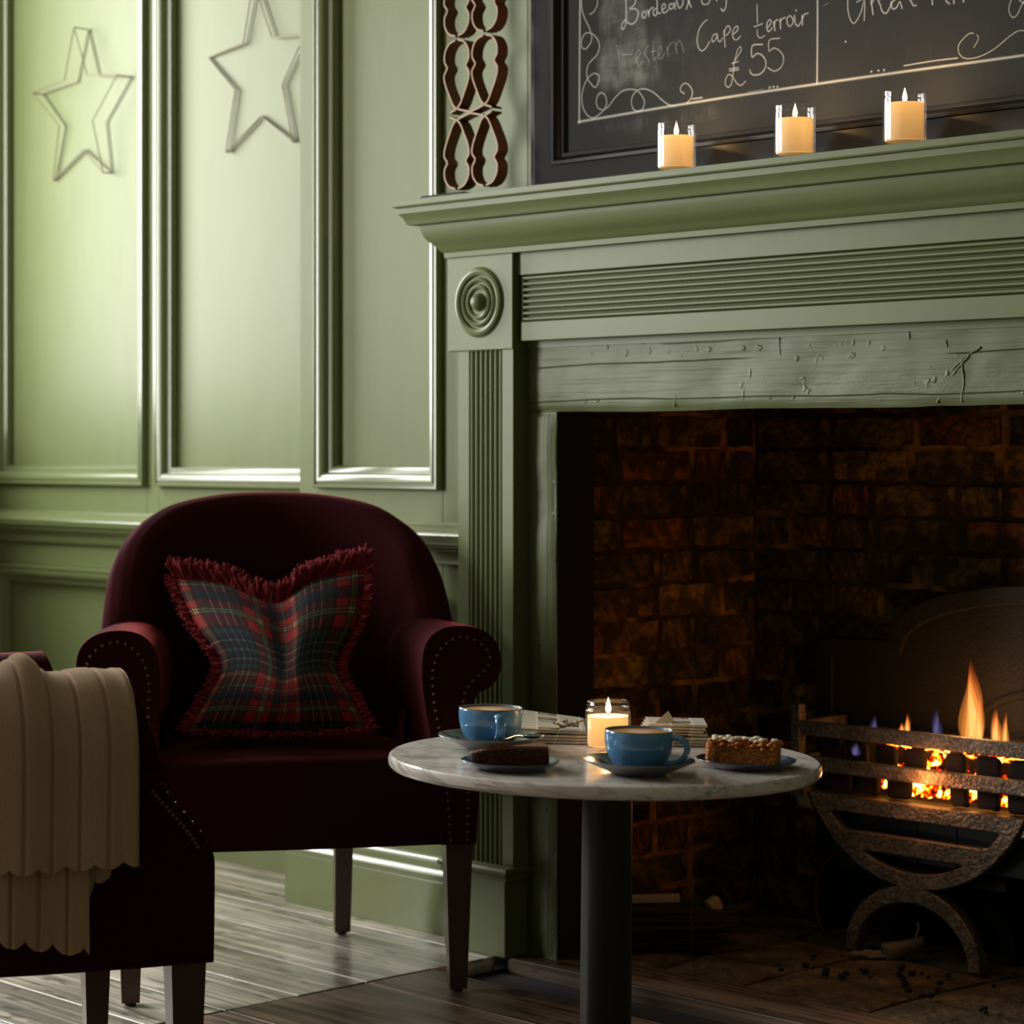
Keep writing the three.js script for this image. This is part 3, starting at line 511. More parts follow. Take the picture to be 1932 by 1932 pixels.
// ---------------------------------------------------------------- the fire basket, coals, flames
{
  const X0 = -2.836, T = -3.785, gr = thing('fire_basket', P(X0, 0, T), -TH, 'rough cast iron fire basket with a round bellied front on an arched foot', 'fire grate');
  const arc = (cx, cy, r, a0, a1, n) => Array.from({ length: n + 1 }, (_, i) => { const a = a0 + (a1 - a0) * i / n; return [cx + Math.cos(a) * r, cy + Math.sin(a) * r]; });
  const shape = (pts, holes = []) => { const s = new THREE.Shape(pts.map((p) => new THREE.Vector2(...p))); s.holes = holes.map((h) => new THREE.Path(h.map((p) => new THREE.Vector2(...p)))); return s; };
  const ext = (s, d = 0.022) => { const g = new THREE.ExtrudeGeometry(s, { depth: d, bevelEnabled: true, bevelSize: 0.002, bevelThickness: 0.002, bevelSegments: 1, curveSegments: 24 }); g.translate(0, 0, -d); return triUV(toCreasedNormals(g, 0.6), 4); };
  const cy = 0.427, ro = 0.285, ri = 0.259, aT = Math.asin((0.303 - cy) / ro);
  const belly = [...arc(0, cy, ro, aT, -Math.PI - aT, 60)];       // round the bottom from right to left
  const chord = (y, r) => Math.sqrt(r * r - (y - cy) ** 2);
  const d1 = (() => { const t = 0.275, b = 0.236, xt = chord(t, ri), xb = chord(b, ri); return [[-xt + 0.012, t], [xt - 0.012, t], [xt - 0.004, t - 0.008], ...arc(0, cy, ri, Math.asin((t - 0.02 - cy) / ri), Math.asin((b + 0.004 - cy) / ri), 5), [xb - 0.012, b], [-xb + 0.012, b], ...arc(0, cy, ri, Math.PI - Math.asin((b + 0.004 - cy) / ri), Math.PI - Math.asin((t - 0.02 - cy) / ri), 5), [-xt + 0.004, t - 0.008]]; })();
  const d2 = (() => { const t = 0.204, xt = chord(t, ri); return [[-xt + 0.016, t], [xt - 0.016, t], [xt - 0.008, t - 0.006], ...arc(0, cy, ri, -Math.acos((xt - 0.012) / ri), -Math.PI + Math.acos((xt - 0.012) / ri), 24), [-xt + 0.008, t - 0.006]]; })();
  mesh('front_casting', ext(shape(belly, [d1.reverse(), d2.reverse()])), M.iron, gr);
  for (const [a, b] of [[0.4175, 0.4465], [0.347, 0.3755]]) mesh('front_bar', triUV(new RoundedBoxGeometry(0.606, b - a, 0.02, 1, 0.003).translate(0, (a + b) / 2, -0.011), 4), M.iron, gr);
  for (const sg of [-1, 1]) {
    mesh('post', triUV(new RoundedBoxGeometry(0.024, 0.19, 0.022, 1, 0.003).translate(sg * 0.297, 0.385, -0.011), 4), M.iron, gr);
    mesh('shoulder', ext(shape(sg < 0 ? [[-0.309, 0.33], [-0.285, 0.33], [-0.262, 0.29], [-0.252, 0.27], [-0.285, 0.275]] : [[0.285, 0.33], [0.309, 0.33], [0.285, 0.275], [0.252, 0.27], [0.262, 0.29]]), 0.021), M.iron, gr);
    const kb = lathe(roundProf([[0, 0.478], [0.0085, 0.479], [0.006, 0.487], [0.005, 0.491], [0.011, 0.495], [0.0155, 0.506], [0.011, 0.517], [0, 0.521]], 28), 24); kb.translate(sg * 0.301, 0, -0.011); mesh('ball_finial', kb, M.castIron, gr);
    mesh('side_bar', join([triUV(new RoundedBoxGeometry(0.014, 0.028, 0.145, 1, 0.003).translate(sg * 0.297, 0.432, -0.09), 4), triUV(new RoundedBoxGeometry(0.014, 0.028, 0.145, 1, 0.003).translate(sg * 0.297, 0.361, -0.09), 4)]), M.iron, gr);
  }
  const foot = [...arc(0, 0, 1, 0, Math.PI, 40).map(([x, y]) => [x * 0.161 - 0.004, y * 0.1425]), ...arc(0, 0, 1, Math.PI, 0, 40).map(([x, y]) => [x * 0.137 - 0.004, y * 0.1136])];
  mesh('arched_foot', ext(shape(foot), 0.024), M.iron, gr);
  const rear = ext(shape(foot), 0.024); rear.translate(0, 0, -0.12); mesh('arched_foot', rear, M.castIron, gr);
  mesh('ash_pan', triUV(new RoundedBoxGeometry(0.40, 0.022, 0.12, 1, 0.004).translate(0, 0.165, -0.085)), M.castIron, gr);
  const tray = std({ color: lin(0.022, 0.026, 0.030), roughness: 0.5, metalness: 0.4 });
  for (const [a, b] of [[-0.235, -0.02], [-0.018, 0.075], [0.077, 0.24]]) mesh('burner_tray', triUV(new RoundedBoxGeometry(b - a, 0.108, 0.008, 1, 0.002).translate((a + b) / 2, 0.236, -0.045)), tray, gr);
  mesh('basket_floor', triUV(new RoundedBoxGeometry(0.55, 0.014, 0.145, 1, 0.003).translate(0, 0.297, -0.092)), M.castIron, gr);
  mesh('basket_back', triUV(new RoundedBoxGeometry(0.55, 0.13, 0.014, 1, 0.003).translate(0, 0.365, -0.162)), M.castIron, gr);

  // fireback: shouldered cast iron plate with an arched top
  const fb = thing('fireback', P(-2.66, 0, -3.972), -TH, 'dark cast iron fireback with square shoulders and an arched top behind the fire', 'fireback');
  const half = [[0.56, 0], [0.56, 0.59], [0.545, 0.6], [0.38, 0.604], [0.37, 0.606], ...Array.from({ length: 13 }, (_, i) => { const a = i / 12 * Math.PI / 2; return [0.365 * Math.cos(a), 0.615 + 0.115 * Math.sin(a)]; })];
  const outline = [...half, ...half.slice(0, -1).reverse().map(([x, y]) => [-x, y])];
  mesh('plate', ext(shape(outline), 0.018), M.castIron, fb);
  const inset = outline.map(([x, y]) => [x * 0.93, y * 0.955]); const rim = ext(shape(outline, [inset.slice().reverse()]), 0.008); rim.translate(0, 0, 0.009); mesh('raised_rim', rim, M.castIron, fb);
  mesh('cast_ornament', join([tube([[-0.2, 0.42, 0.003], [-0.1, 0.5, 0.003], [0.02, 0.52, 0.003], [0.12, 0.46, 0.003]], 0.009, 24, 8), tube([[0.0, 0.36, 0.003], [0.06, 0.44, 0.003], [0.16, 0.52, 0.003]], 0.008, 24, 8)]), M.castIron, fb);

  // embers: a glowing bed behind black coals
  const emberTex = dataTex(256, (u, v) => { const a = fbm(u * 14, v * 14, [14, 14], 4, 231), b = fbm(u * 5, v * 5, [5, 5], 3, 236); const h = sm(0.40, 0.68, a * 0.55 + b * 0.45); return [sm(0.05, 0.55, h), sm(0.25, 0.95, h) * 0.85, sm(0.6, 1.05, h) * 0.5]; }, true);
  const ember = std({ color: lin(0.01, 0.005, 0.004), roughness: 1, emissive: lin(1, 1, 1), emissiveMap: emberTex, emissiveIntensity: 6 });
  const eb = thing('ember_fire_bed', P(X0, 0, T), -TH, 'glowing orange ember bed of the fire seen between the black coals', 'embers');
  mesh('glowing_face', jitter(grid(80, 16, (u, v) => [-0.135 + 0.345 * u, 0.312 + 0.094 * v, -0.073 - 0.008 * v], { u: 2.6, v: 0.8 }), 0.009, 26, 3), ember, eb);
  mesh('glowing_top', jitter(grid(60, 8, (u, v) => [-0.13 + 0.34 * u, 0.405, -0.052 - 0.08 * v], { u: 2.4, v: 0.8 }), 0.008, 22, 5), ember, eb);
  const coalG = [0, 1, 2].map((i) => jitter(smoothJoin(new RoundedBoxGeometry(1, 1, 1, 4, 0.22)), 0.10, 2.4, 60 + i));
  const coalM = std({ color: lin(0.008, 0.006, 0.006), roughness: 0.95 });
  let ci = 0; const ORD = ['first', 'second', 'third', 'fourth', 'fifth', 'sixth', 'seventh']; const coal = (x, y, z, w, h, d, lab) => { const m = mesh('coal', coalG[ci++ % 3], coalM, null); m.position.copy(P(X0 + x, y, T + z)); m.rotation.set(0, -TH, 0); m.scale.set(w, h, d); tag(m, lab, 'coal', 'coals in the fire basket'); };
  for (const [i, [a, b]] of [[-0.255, -0.20], [-0.190, -0.137], [-0.115, -0.066], [-0.044, 0.004], [0.056, 0.102], [0.126, 0.180], [0.204, 0.262]].entries()) coal((a + b) / 2, 0.386, -0.036, b - a, 0.050, 0.016, `${ORD[i]} black coal from the left in the upper row behind the top bars`);
  for (const [i, [a, b]] of [[-0.25, -0.18], [-0.166, -0.110], [-0.085, -0.031], [0.066, 0.106], [0.128, 0.178], [0.200, 0.25]].entries()) coal((a + b) / 2, 0.333, -0.036, b - a, 0.050, 0.016, `${ORD[i]} black coal from the left in the lower row behind the bars`);
  coal(-0.21, 0.367, -0.11, 0.06, 0.11, 0.05, 'large black coal at the left end of the fire basket'); coal(0.246, 0.367, -0.11, 0.05, 0.11, 0.05, 'large black coal at the right end of the fire basket');

  // flames: nested soft shells
  const flameMat = new THREE.MeshBasicMaterial({ vertexColors: true, transparent: true, side: THREE.DoubleSide, depthWrite: false });
  const flame = (x, y, z, h, r, lean, hot, label) => {
    const f = thing('flame', P(X0 + x, y, T + z), -TH, label, 'flame', 'flames of the coal fire');
    const shells = [[1, 1, 0.16, hot.out], [0.8, 0.93, 0.2, hot.out], [0.6, 0.85, 0.3, hot.mid], [0.38, 0.72, 0.42, hot.inn]];
    const geos = shells.map(([kr, kh, al, col], q) => {
      const g = lathe(roundProf([[r * 0.45, 0], [r * 0.85, h * 0.10], [r, h * 0.28], [r * 0.86, h * 0.48], [r * 0.5, h * 0.70], [r * 0.2, h * 0.88], [0, h]].map(([a, b]) => [a * kr, b * kh]), 30), 18), p = g.attributes.position, c = new Float32Array(p.count * 4);
      for (let i = 0; i < p.count; i++) { const v = p.getY(i) / h; const wob = 0.16 * r * Math.sin(v * 7 + q + x * 40); p.setX(i, p.getX(i) + lean * h * v * v + wob); p.setZ(i, p.getZ(i) * 0.6); const fade = sm(0, 0.10, v) * (1 - sm(0.55, 1, v) * 0.85); const red = sm(0.3, 1, v); c.set([col[0], col[1] * (1 - 0.5 * red), col[2] * (1 - 0.7 * red), al * fade], i * 4); }
      g.setAttribute('color', new THREE.BufferAttribute(c, 4)); return g; });
    const G = mergeGeometries(geos.map((g) => g.toNonIndexed())); mesh('flame_body', G, flameMat, f);
  };
  const OR = { out: [1.1, 0.34, 0.06], mid: [1.6, 0.66, 0.14], inn: [2.2, 1.25, 0.4] }, BL = { out: [0.05, 0.05, 0.16], mid: [0.09, 0.085, 0.22], inn: [0.22, 0.18, 0.24] };
  flame(0.086, 0.425, -0.075, 0.168, 0.026, 0.0, OR, 'tall yellow orange flame, the highest of the fire');
  flame(0.104, 0.425, -0.072, 0.105, 0.012, 0.06, OR, 'thin flame tongue against the right side of the tallest flame');
  flame(0.143, 0.42, -0.075, 0.085, 0.0135, 0.0, OR, 'short orange flame just right of the tallest flame');
  flame(0.164, 0.42, -0.075, 0.078, 0.0075, 0.02, OR, 'narrow yellow flame furthest right in the fire');
  flame(-0.070, 0.425, -0.075, 0.050, 0.0075, 0.05, OR, 'small orange flame above the left coals, taller of a pair');
  flame(-0.084, 0.425, -0.075, 0.030, 0.0075, 0.05, OR, 'tiny orange flame above the left coals, shorter of a pair');
  flame(0.003, 0.425, -0.075, 0.070, 0.0115, -0.02, BL, 'faint violet blue flame between the small and the tallest flames');
  flame(-0.140, 0.42, -0.06, 0.048, 0.010, 0.0, BL, 'faint blue flame over the leftmost glowing coal');
  flame(-0.150, 0.386, -0.012, 0.030, 0.011, 0.1, BL, 'small blue flame licking up behind the top bar at the far left');
  const fl = new THREE.PointLight(lin(1, 0.50, 0.17), 0.085); fl.name = 'fire_light'; fl.position.copy(P(X0 + 0.09, 0.50, T - 0.07)); fl.shadow.radius = 2; fl.castShadow = true; scene.add(fl);
  const fe = new THREE.PointLight(lin(1, 0.34, 0.09), 0.05); fe.name = 'ember_light'; fe.position.copy(P(X0 + 0.03, 0.36, T + 0.02)); fe.shadow.radius = 1.5; fe.castShadow = true; scene.add(fe);

  // gas pipe, kindling, splinter, cinders
  const pipe = mesh('gas_pipe', tube([[-0.12, 0.19, -0.09], [-0.235, 0.176, -0.115], [-0.30, 0.148, -0.115], [-0.332, 0.095, -0.115], [-0.332, 0.03, -0.115], [-0.315, -0.003, -0.115]], 0.0045, 40, 10), std({ color: lin(0.16, 0.05, 0.02), roughness: 0.5, metalness: 0.8 }), null);
  pipe.position.copy(P(X0, 0, T)); pipe.rotation.y = -TH; tag(pipe, 'thin bent copper gas pipe running down beside the fire basket', 'pipe');
  const kd = thing('kindling_bundle', P(-3.228, 0, -3.525), 0, 'bundle of thin dark twigs with two pale split sticks beside the fire', 'kindling');
  const bark = std({ color: lin(0.035, 0.022, 0.013), roughness: 0.95 }), pale = std({ color: lin(0.36, 0.25, 0.13), roughness: 0.85 });
  const tw = []; for (let i = 0; i < 90; i++) { const a = rr(0, 6.28), q = Math.sqrt(rnd()) * 0.047, L = rr(0.10, 0.15), y = Math.max(0.006, 0.05 + Math.sin(a) * q), z = Math.cos(a) * q; tw.push(tube([[-0.095 + rr(-0.01, 0.012), y + rr(-0.003, 0.003), z], [0.0, y + rr(-0.003, 0.003), z + rr(-0.004, 0.004)], [L - rr(0, 0.05), y + rr(-0.006, 0.004), z + rr(-0.006, 0.006)]], rr(0.0015, 0.0032), 8, 6)); }
  const twm = mesh('twigs', join(tw), bark, kd); twm.userData.kind = 'stuff';
  mesh('binding', tube([[0.03, 0.004, 0.05], [0.03, 0.055, 0.054], [0.032, 0.101, 0.01], [0.031, 0.09, -0.035], [0.03, 0.03, -0.052], [0.03, 0.003, -0.02]], 0.002, 40, 6, true), bark, kd);
  const st1 = new RoundedBoxGeometry(0.10, 0.016, 0.02, 2, 0.003); st1.rotateZ(0.02); st1.translate(-0.04, 0.103, 0.004); mesh('split_stick', st1, pale, kd, 'pale split stick lying along the top');
  const st2 = new RoundedBoxGeometry(0.026, 0.028, 0.022, 2, 0.004); st2.rotateZ(0.45); st2.rotateY(0.5); st2.translate(0.078, 0.092, 0.012); mesh('split_stick', st2, pale, kd, 'pale cut end of a thick stick');
  const sp = thing('charred_stick', P(-2.872, 0, -3.79), -0.3, 'half burnt splintered stick on the hearth under the fire basket', 'firewood');
  mesh('stick_body', jitter(smoothJoin(new THREE.CylinderGeometry(0.009, 0.020, 0.085, 12, 8).rotateZ(-1.15).translate(0.012, 0.022, 0)), 0.005, 60, 8), std({ color: lin(0.13, 0.10, 0.06), roughness: 0.95, bumpMap: pits, bumpScale: 0.004 }), sp);
  mesh('curled_bark', tube([[0.035, 0.034, 0], [0.034, 0.05, 0.004], [0.038, 0.058, 0.002], [0.036, 0.072, 0]], 0.0018, 12, 6), pale, sp);
  mesh('ash_trail', jitter(smoothJoin(new THREE.SphereGeometry(1, 20, 10).scale(0.045, 0.006, 0.016).translate(-0.05, 0.004, 0.004)), 0.006, 90, 12), std({ color: lin(0.16, 0.13, 0.09), roughness: 1 }), sp);
  const cind = []; for (let i = 0; i < 46; i++) { const g = new THREE.DodecahedronGeometry(rr(0.003, 0.009), 0); g.scale(1, 0.7, 1); const q = P(rr(-3.0, -2.3), 0.003, rr(-3.74, -3.52)); g.rotateY(rnd() * 6); g.translate(q.x, q.y, q.z); cind.push(g); }
  const cm = mesh('cinders', join(cind), M.soot, null); tag(cm, 'scattered small black cinders on the stone hearth before the fire basket', 'cinders', null, 'stuff');
}

// ---------------------------------------------------------------- armchairs
function makeArmchair(label) {
  const ch = thing('armchair', new THREE.Vector3(), 0, label, 'armchair', 'burgundy velvet armchairs');
  const V = M.velvet, zf = (y) => 0.292 - 0.085 * sm(0.415, 0.56, y) - 0.035 * sm(0.52, 0.69, y);
  // seat: front border and crowned top in one
  const seat = grid(40, 40, (u, v) => {
    const x = (u - 0.5) * 2, prof = v;                            // v runs: bottom front edge, up the front, back over the top
    let y, z;
    if (prof < 0.4) { const q = prof / 0.4; y = 0.2745 + 0.145 * q; z = 0.292 + 0.008 * Math.sin(Math.PI * q); }
    else if (prof < 0.55) { const q = (prof - 0.4) / 0.15 * Math.PI / 2; y = 0.4195 + 0.016 * Math.sin(q); z = 0.276 + 0.016 * Math.cos(q); }
    else { const q = (prof - 0.55) / 0.45; y = 0.4355 + 0.016 * Math.sin(Math.PI * Math.min(1, q * 1.2)) * (1 - x * x) - 0.012 * q; z = 0.276 - 0.56 * q; }
    return [x * 0.262, y + 0.003 * (1 - x * x) * (prof > 0.4 ? 1 : 0), z - 0.010 * x * x];
  }, { u: 4, v: 5 });
  mesh('seat', seat, V, ch);
  const OUT = [[0.327, 0.262], [0.326, 0.12], [0.31, -0.03], [0.255, -0.16], [0.15, -0.26], [0, -0.30]];
  const ring = [...OUT, ...OUT.slice(0, -1).reverse().map(([x, z]) => [-x, z])], plan = spline(ring.map(([x, z]) => [x, 0, z]));
  // seat rail: the body below the arms and back
  const rail = (() => { const pts = plan.getPoints(60).map((p) => new THREE.Vector2(p.x * 0.985, -p.z)); pts.push(new THREE.Vector2(-0.32, -0.268), new THREE.Vector2(0.32, -0.268)); const g = new THREE.ExtrudeGeometry(new THREE.Shape(pts), { depth: 0.14, bevelEnabled: true, bevelSize: 0.004, bevelThickness: 0.004, bevelSegments: 2 }); g.rotateX(-Math.PI / 2); g.translate(0, 0.2785, 0); return triUV(toCreasedNormals(g, 0.8), 4); })();
  mesh('seat_rail', rail, V, ch);
  // back: a barrel that rises from the arms to a broad arch
  const TOP = [[0.332, 0.08, 0.58], [0.341, 0.01, 0.61], [0.343, -0.065, 0.70], [0.319, -0.145, 0.812], [0.245, -0.230, 0.878], [0.127, -0.295, 0.906], [0, -0.32, 0.912]];
  const topC = spline([...TOP, ...TOP.slice(0, -1).reverse().map(([x, z, y]) => [-x, z, y])].map(([x, z, y]) => [x, y, z])), botC = spline([[0.325, 0, 0.07], [0.318, 0, 0], [0.30, 0, -0.06], [0.25, 0, -0.155], [0.18, 0, -0.23], [0.1, 0, -0.275], [0, 0, -0.29], [-0.1, 0, -0.275], [-0.18, 0, -0.23], [-0.25, 0, -0.155], [-0.30, 0, -0.06], [-0.318, 0, 0], [-0.325, 0, 0.07]]);
  const SEC = [[0, 0.29, 0], [0, 0.45, 0], [0, 1, -0.13], [-0.002, 1, -0.06], [0.003, 1, -0.028], [0.016, 1, -0.008], [0.035, 1, 0], [0.056, 1, -0.006], [0.072, 1, -0.024], [0.080, 1, -0.055], [0.088, 1, -0.12], [0.102, 0.58, 0], [0.105, 0.48, 0], [0.10, 0.40, 0]];
  const back = grid(80, SEC.length * 3 - 3, (u, v) => {
    const t = topC.getPoint(u), b = botC.getPoint(u), n = topC.getTangent(u), l = Math.hypot(n.x, n.z) || 1, nx = -n.z / l, nz = n.x / l;
    const k = v * (SEC.length - 1), i = Math.min(SEC.length - 2, Math.floor(k)), f = k - i;
    const at = (q) => { const [o, y, d] = SEC[q]; const yy = y === 1 ? t.y + d * Math.min(1, (t.y - 0.5) / 0.3) : Math.min(y, t.y - 0.1); const w = sm(0.28, t.y, yy) * 0.6 + 0.4 * Math.min(1, (yy - 0.28) / (t.y - 0.28)); return [b.x + (t.x - b.x) * w - nx * o, yy, b.z + (t.z - b.z) * w - nz * o]; };
    const A = at(i), B = at(i + 1); return A.map((a, q) => a + (B[q] - a) * f);
  }, { u: 8, v: 5 });
  mesh('backrest', back, V, ch);
  // arms with scrolled fronts
  const AP = [[0.262, 0.275], [0.327, 0.275], [0.332, 0.36], [0.333, 0.45], [0.335, 0.508], [0.344, 0.540], [0.370, 0.554], [0.388, 0.574], [0.394, 0.606], [0.386, 0.637], [0.360, 0.659], [0.317, 0.667], [0.277, 0.659], [0.252, 0.635], [0.242, 0.594], [0.243, 0.531], [0.249, 0.45], [0.255, 0.36]];
  const sec = []; { const c = spline(AP.slice(1).map(([x, y]) => [x, y])).getPoints(64); sec.push([AP[0][0], AP[0][1]], ...c.map((p) => [p.x, p.y])); }
  const inset = (z) => -0.055 * sm(0.2, -0.25, z) - (z < 0 ? 0.04 * z * z * 4 : 0);
  const NAIL = spline([[0.281, 0.283], [0.275, 0.36], [0.269, 0.45], [0.263, 0.53], [0.264, 0.585], [0.281, 0.624], [0.315, 0.645], [0.350, 0.637], [0.372, 0.611], [0.366, 0.588], [0.342, 0.569], [0.321, 0.543], [0.315, 0.495], [0.313, 0.40], [0.311, 0.283]]);
  for (const sg of [1, -1]) {
    const n = sec.length, NZ = 14, pos = [], idx = [], uv = [];
    for (let j = 0; j <= NZ; j++) for (let i = 0; i < n; i++) {
      const [x, y] = sec[i], q = j / NZ, z0 = zf(y) - (j === 0 ? 0 : 0), z = z0 + (-0.05 - z0) * q, sh = j === 0 ? 0.992 : 1;
      pos.push(sg * (0.31 + (x - 0.31) * sh + inset(z) * (y > 0.5 ? 1 : 0.6)), y, z); uv.push(i / n * 4, q * 2);
    }
    for (let j = 0; j < NZ; j++) for (let i = 0; i < n; i++) { const a = j * n + i, b = j * n + (i + 1) % n, c = a + n, d = b + n; sg > 0 ? idx.push(a, b, d, a, d, c) : idx.push(a, d, b, a, c, d); }
    const g = new THREE.BufferGeometry(); g.setAttribute('position', new THREE.Float32BufferAttribute(pos, 3)); g.setAttribute('uv', new THREE.Float32BufferAttribute(uv, 2)); g.setIndex(idx); g.computeVertexNormals();
    mesh('arm', g, V, ch);
    const tris = THREE.ShapeUtils.triangulateShape(sec.map((p) => new THREE.Vector2(...p)), []), fp = [];
    const split = (a, b, c, n) => { if (!n) { for (const [x, y] of [a, b, c]) fp.push(sg * (0.31 + (x - 0.31) * 0.992 + inset(zf(y)) * (y > 0.5 ? 1 : 0.6)), y, zf(y) + 0.001); return; } const m = (p, q) => [(p[0] + q[0]) / 2, (p[1] + q[1]) / 2], d = m(a, b), e = m(b, c), f = m(c, a); split(a, d, f, n - 1); split(d, b, e, n - 1); split(f, e, c, n - 1); split(d, e, f, n - 1); };
    for (const [i, j, k] of tris) split(sec[i], sec[j], sec[k], 3);
    const fg = new THREE.BufferGeometry(); fg.setAttribute('position', new THREE.Float32BufferAttribute(fp, 3)); fg.computeVertexNormals(); 
    mesh('arm_facing', triUV(smoothJoin(fg), 4), V, ch);
    const nails = [], L = NAIL.getLength(), cnt = Math.round(L / 0.0145);
    for (let i = 0; i <= cnt; i++) { const p = NAIL.getPointAt(i / cnt); nails.push(new THREE.SphereGeometry(0.0042, 6, 4).scale(1, 1, 0.6).translate(sg * (p.x + inset(zf(p.y)) * (p.y > 0.5 ? 1 : 0.6)), p.y, zf(p.y) + 0.002)); }
    for (let i = 0; i <= 19; i++) { const y = 0.44 + 0.0095 * i * 0.62, z = zf(y) - 0.018, x = 0.336 + inset(z) * (y > 0.5 ? 1 : 0.6); nails.push(new THREE.SphereGeometry(0.0042, 6, 4).scale(0.6, 1, 1).translate(sg * x, y, z)); }
    mesh('nailhead_trim', join(nails), M.brass, ch);
  }
  // legs: square, tapering to the floor
  const leg = (x, z, a, b, lx, lz, mat) => { const g = new THREE.CylinderGeometry(a * 0.7071, b * 0.7071, 0.272, 4, 1); g.rotateY(Math.PI / 4); const p = g.attributes.position; for (let i = 0; i < p.count; i++) { const k = (0.136 - p.getY(i)) / 0.272; p.setX(i, p.getX(i) + lx * k); p.setZ(i, p.getZ(i) + lz * k); } g.translate(x, 0.142, z); const q = g.toNonIndexed(); q.computeVertexNormals(); mesh('leg', triUV(q), mat, ch); mesh('glide', new THREE.CylinderGeometry(b * 0.32, b * 0.32, 0.008, 12).translate(x + lx, 0.004, z + lz), M.soot, ch); };
  leg(0.298, 0.258, 0.05, 0.032, 0, 0, M.legWood); leg(-0.298, 0.258, 0.05, 0.032, 0, 0, M.legWood);
  leg(0.147, -0.225, 0.038, 0.032, 0.004, -0.07, M.legWood); leg(-0.147, -0.225, 0.038, 0.032, -0.004, -0.07, M.legWood);
  return ch;
}
const chair = makeArmchair('burgundy velvet armchair with scrolled arms facing us, a tartan cushion on its seat');
for (const m of chair.children) void m;
chair.position.set(-0.443, 0.0012, -4.600); chair.rotation.y = 11 * Math.PI / 180;
const near = chair.clone(); near.name = numbered('armchair'); near.userData = { ...chair.userData, label: 'burgundy velvet armchair seen from the side at the left, knitted throw over its arm' };
near.position.set(-0.815, 0.0012, -3.560); near.rotation.y = 112 * Math.PI / 180; scene.add(near);

// cushion with a dented top and a thick red fringe
const tartan = canvasTex(1024, 1024, (c, w) => {
  const band = [[0, 0.10, 'r'], [0.10, 0.13, 'k'], [0.13, 0.17, 'g'], [0.17, 0.30, 'n'], [0.30, 0.34, 'g'], [0.34, 0.46, 'n'], [0.46, 0.50, 'g'], [0.50, 0.53, 'k'], [0.53, 0.63, 'r'], [0.63, 0.70, 'g'], [0.70, 0.76, 'r'], [0.76, 0.80, 'k'], [0.80, 0.86, 'n'], [0.86, 0.90, 'r'], [0.90, 0.94, 'g'], [0.94, 1, 'r']];
  const col = { r: [150, 16, 24], k: [16, 14, 18], g: [34, 62, 42], n: [20, 24, 46] };
  const lines = [[0.05, 0.012, [225, 200, 140]], [0.075, 0.012, [225, 200, 140]], [0.235, 0.010, [160, 170, 140]], [0.32, 0.008, [150, 160, 130]], [0.40, 0.010, [160, 170, 140]], [0.655, 0.012, [230, 205, 130]], [0.68, 0.012, [230, 205, 130]], [0.92, 0.010, [190, 190, 160]]];
  const at = (x) => { x = ((x % 1) + 1) % 1; let q = col[band.find(([a, b]) => x >= a && x < b)?.[2] ?? 'r']; for (const [p, ww, l] of lines) if (Math.abs(x - p) < ww / 2) q = l; return q; };
  const im = c.createImageData(w, w), row = Array.from({ length: w }, (_, i) => at(i / w));
  for (let y = 0; y < w; y++) for (let x = 0; x < w; x++) { const warp = ((x + y) >> 2) % 2, a = row[x], b = row[y], o = (y * w + x) * 4, k = 0.85 + 0.3 * hash(x >> 1, y >> 1); for (let q = 0; q < 3; q++) im.data[o + q] = (warp ? a[q] * 0.72 + b[q] * 0.28 : a[q] * 0.28 + b[q] * 0.72) * (0.55 + 0.45 * Math.abs(a[0] - b[0] < 60 && b[0] - a[0] < 60 ? 1 : 0.4)) * k; im.data[o + 3] = 255; }
  c.putImageData(im, 0, 0);
});
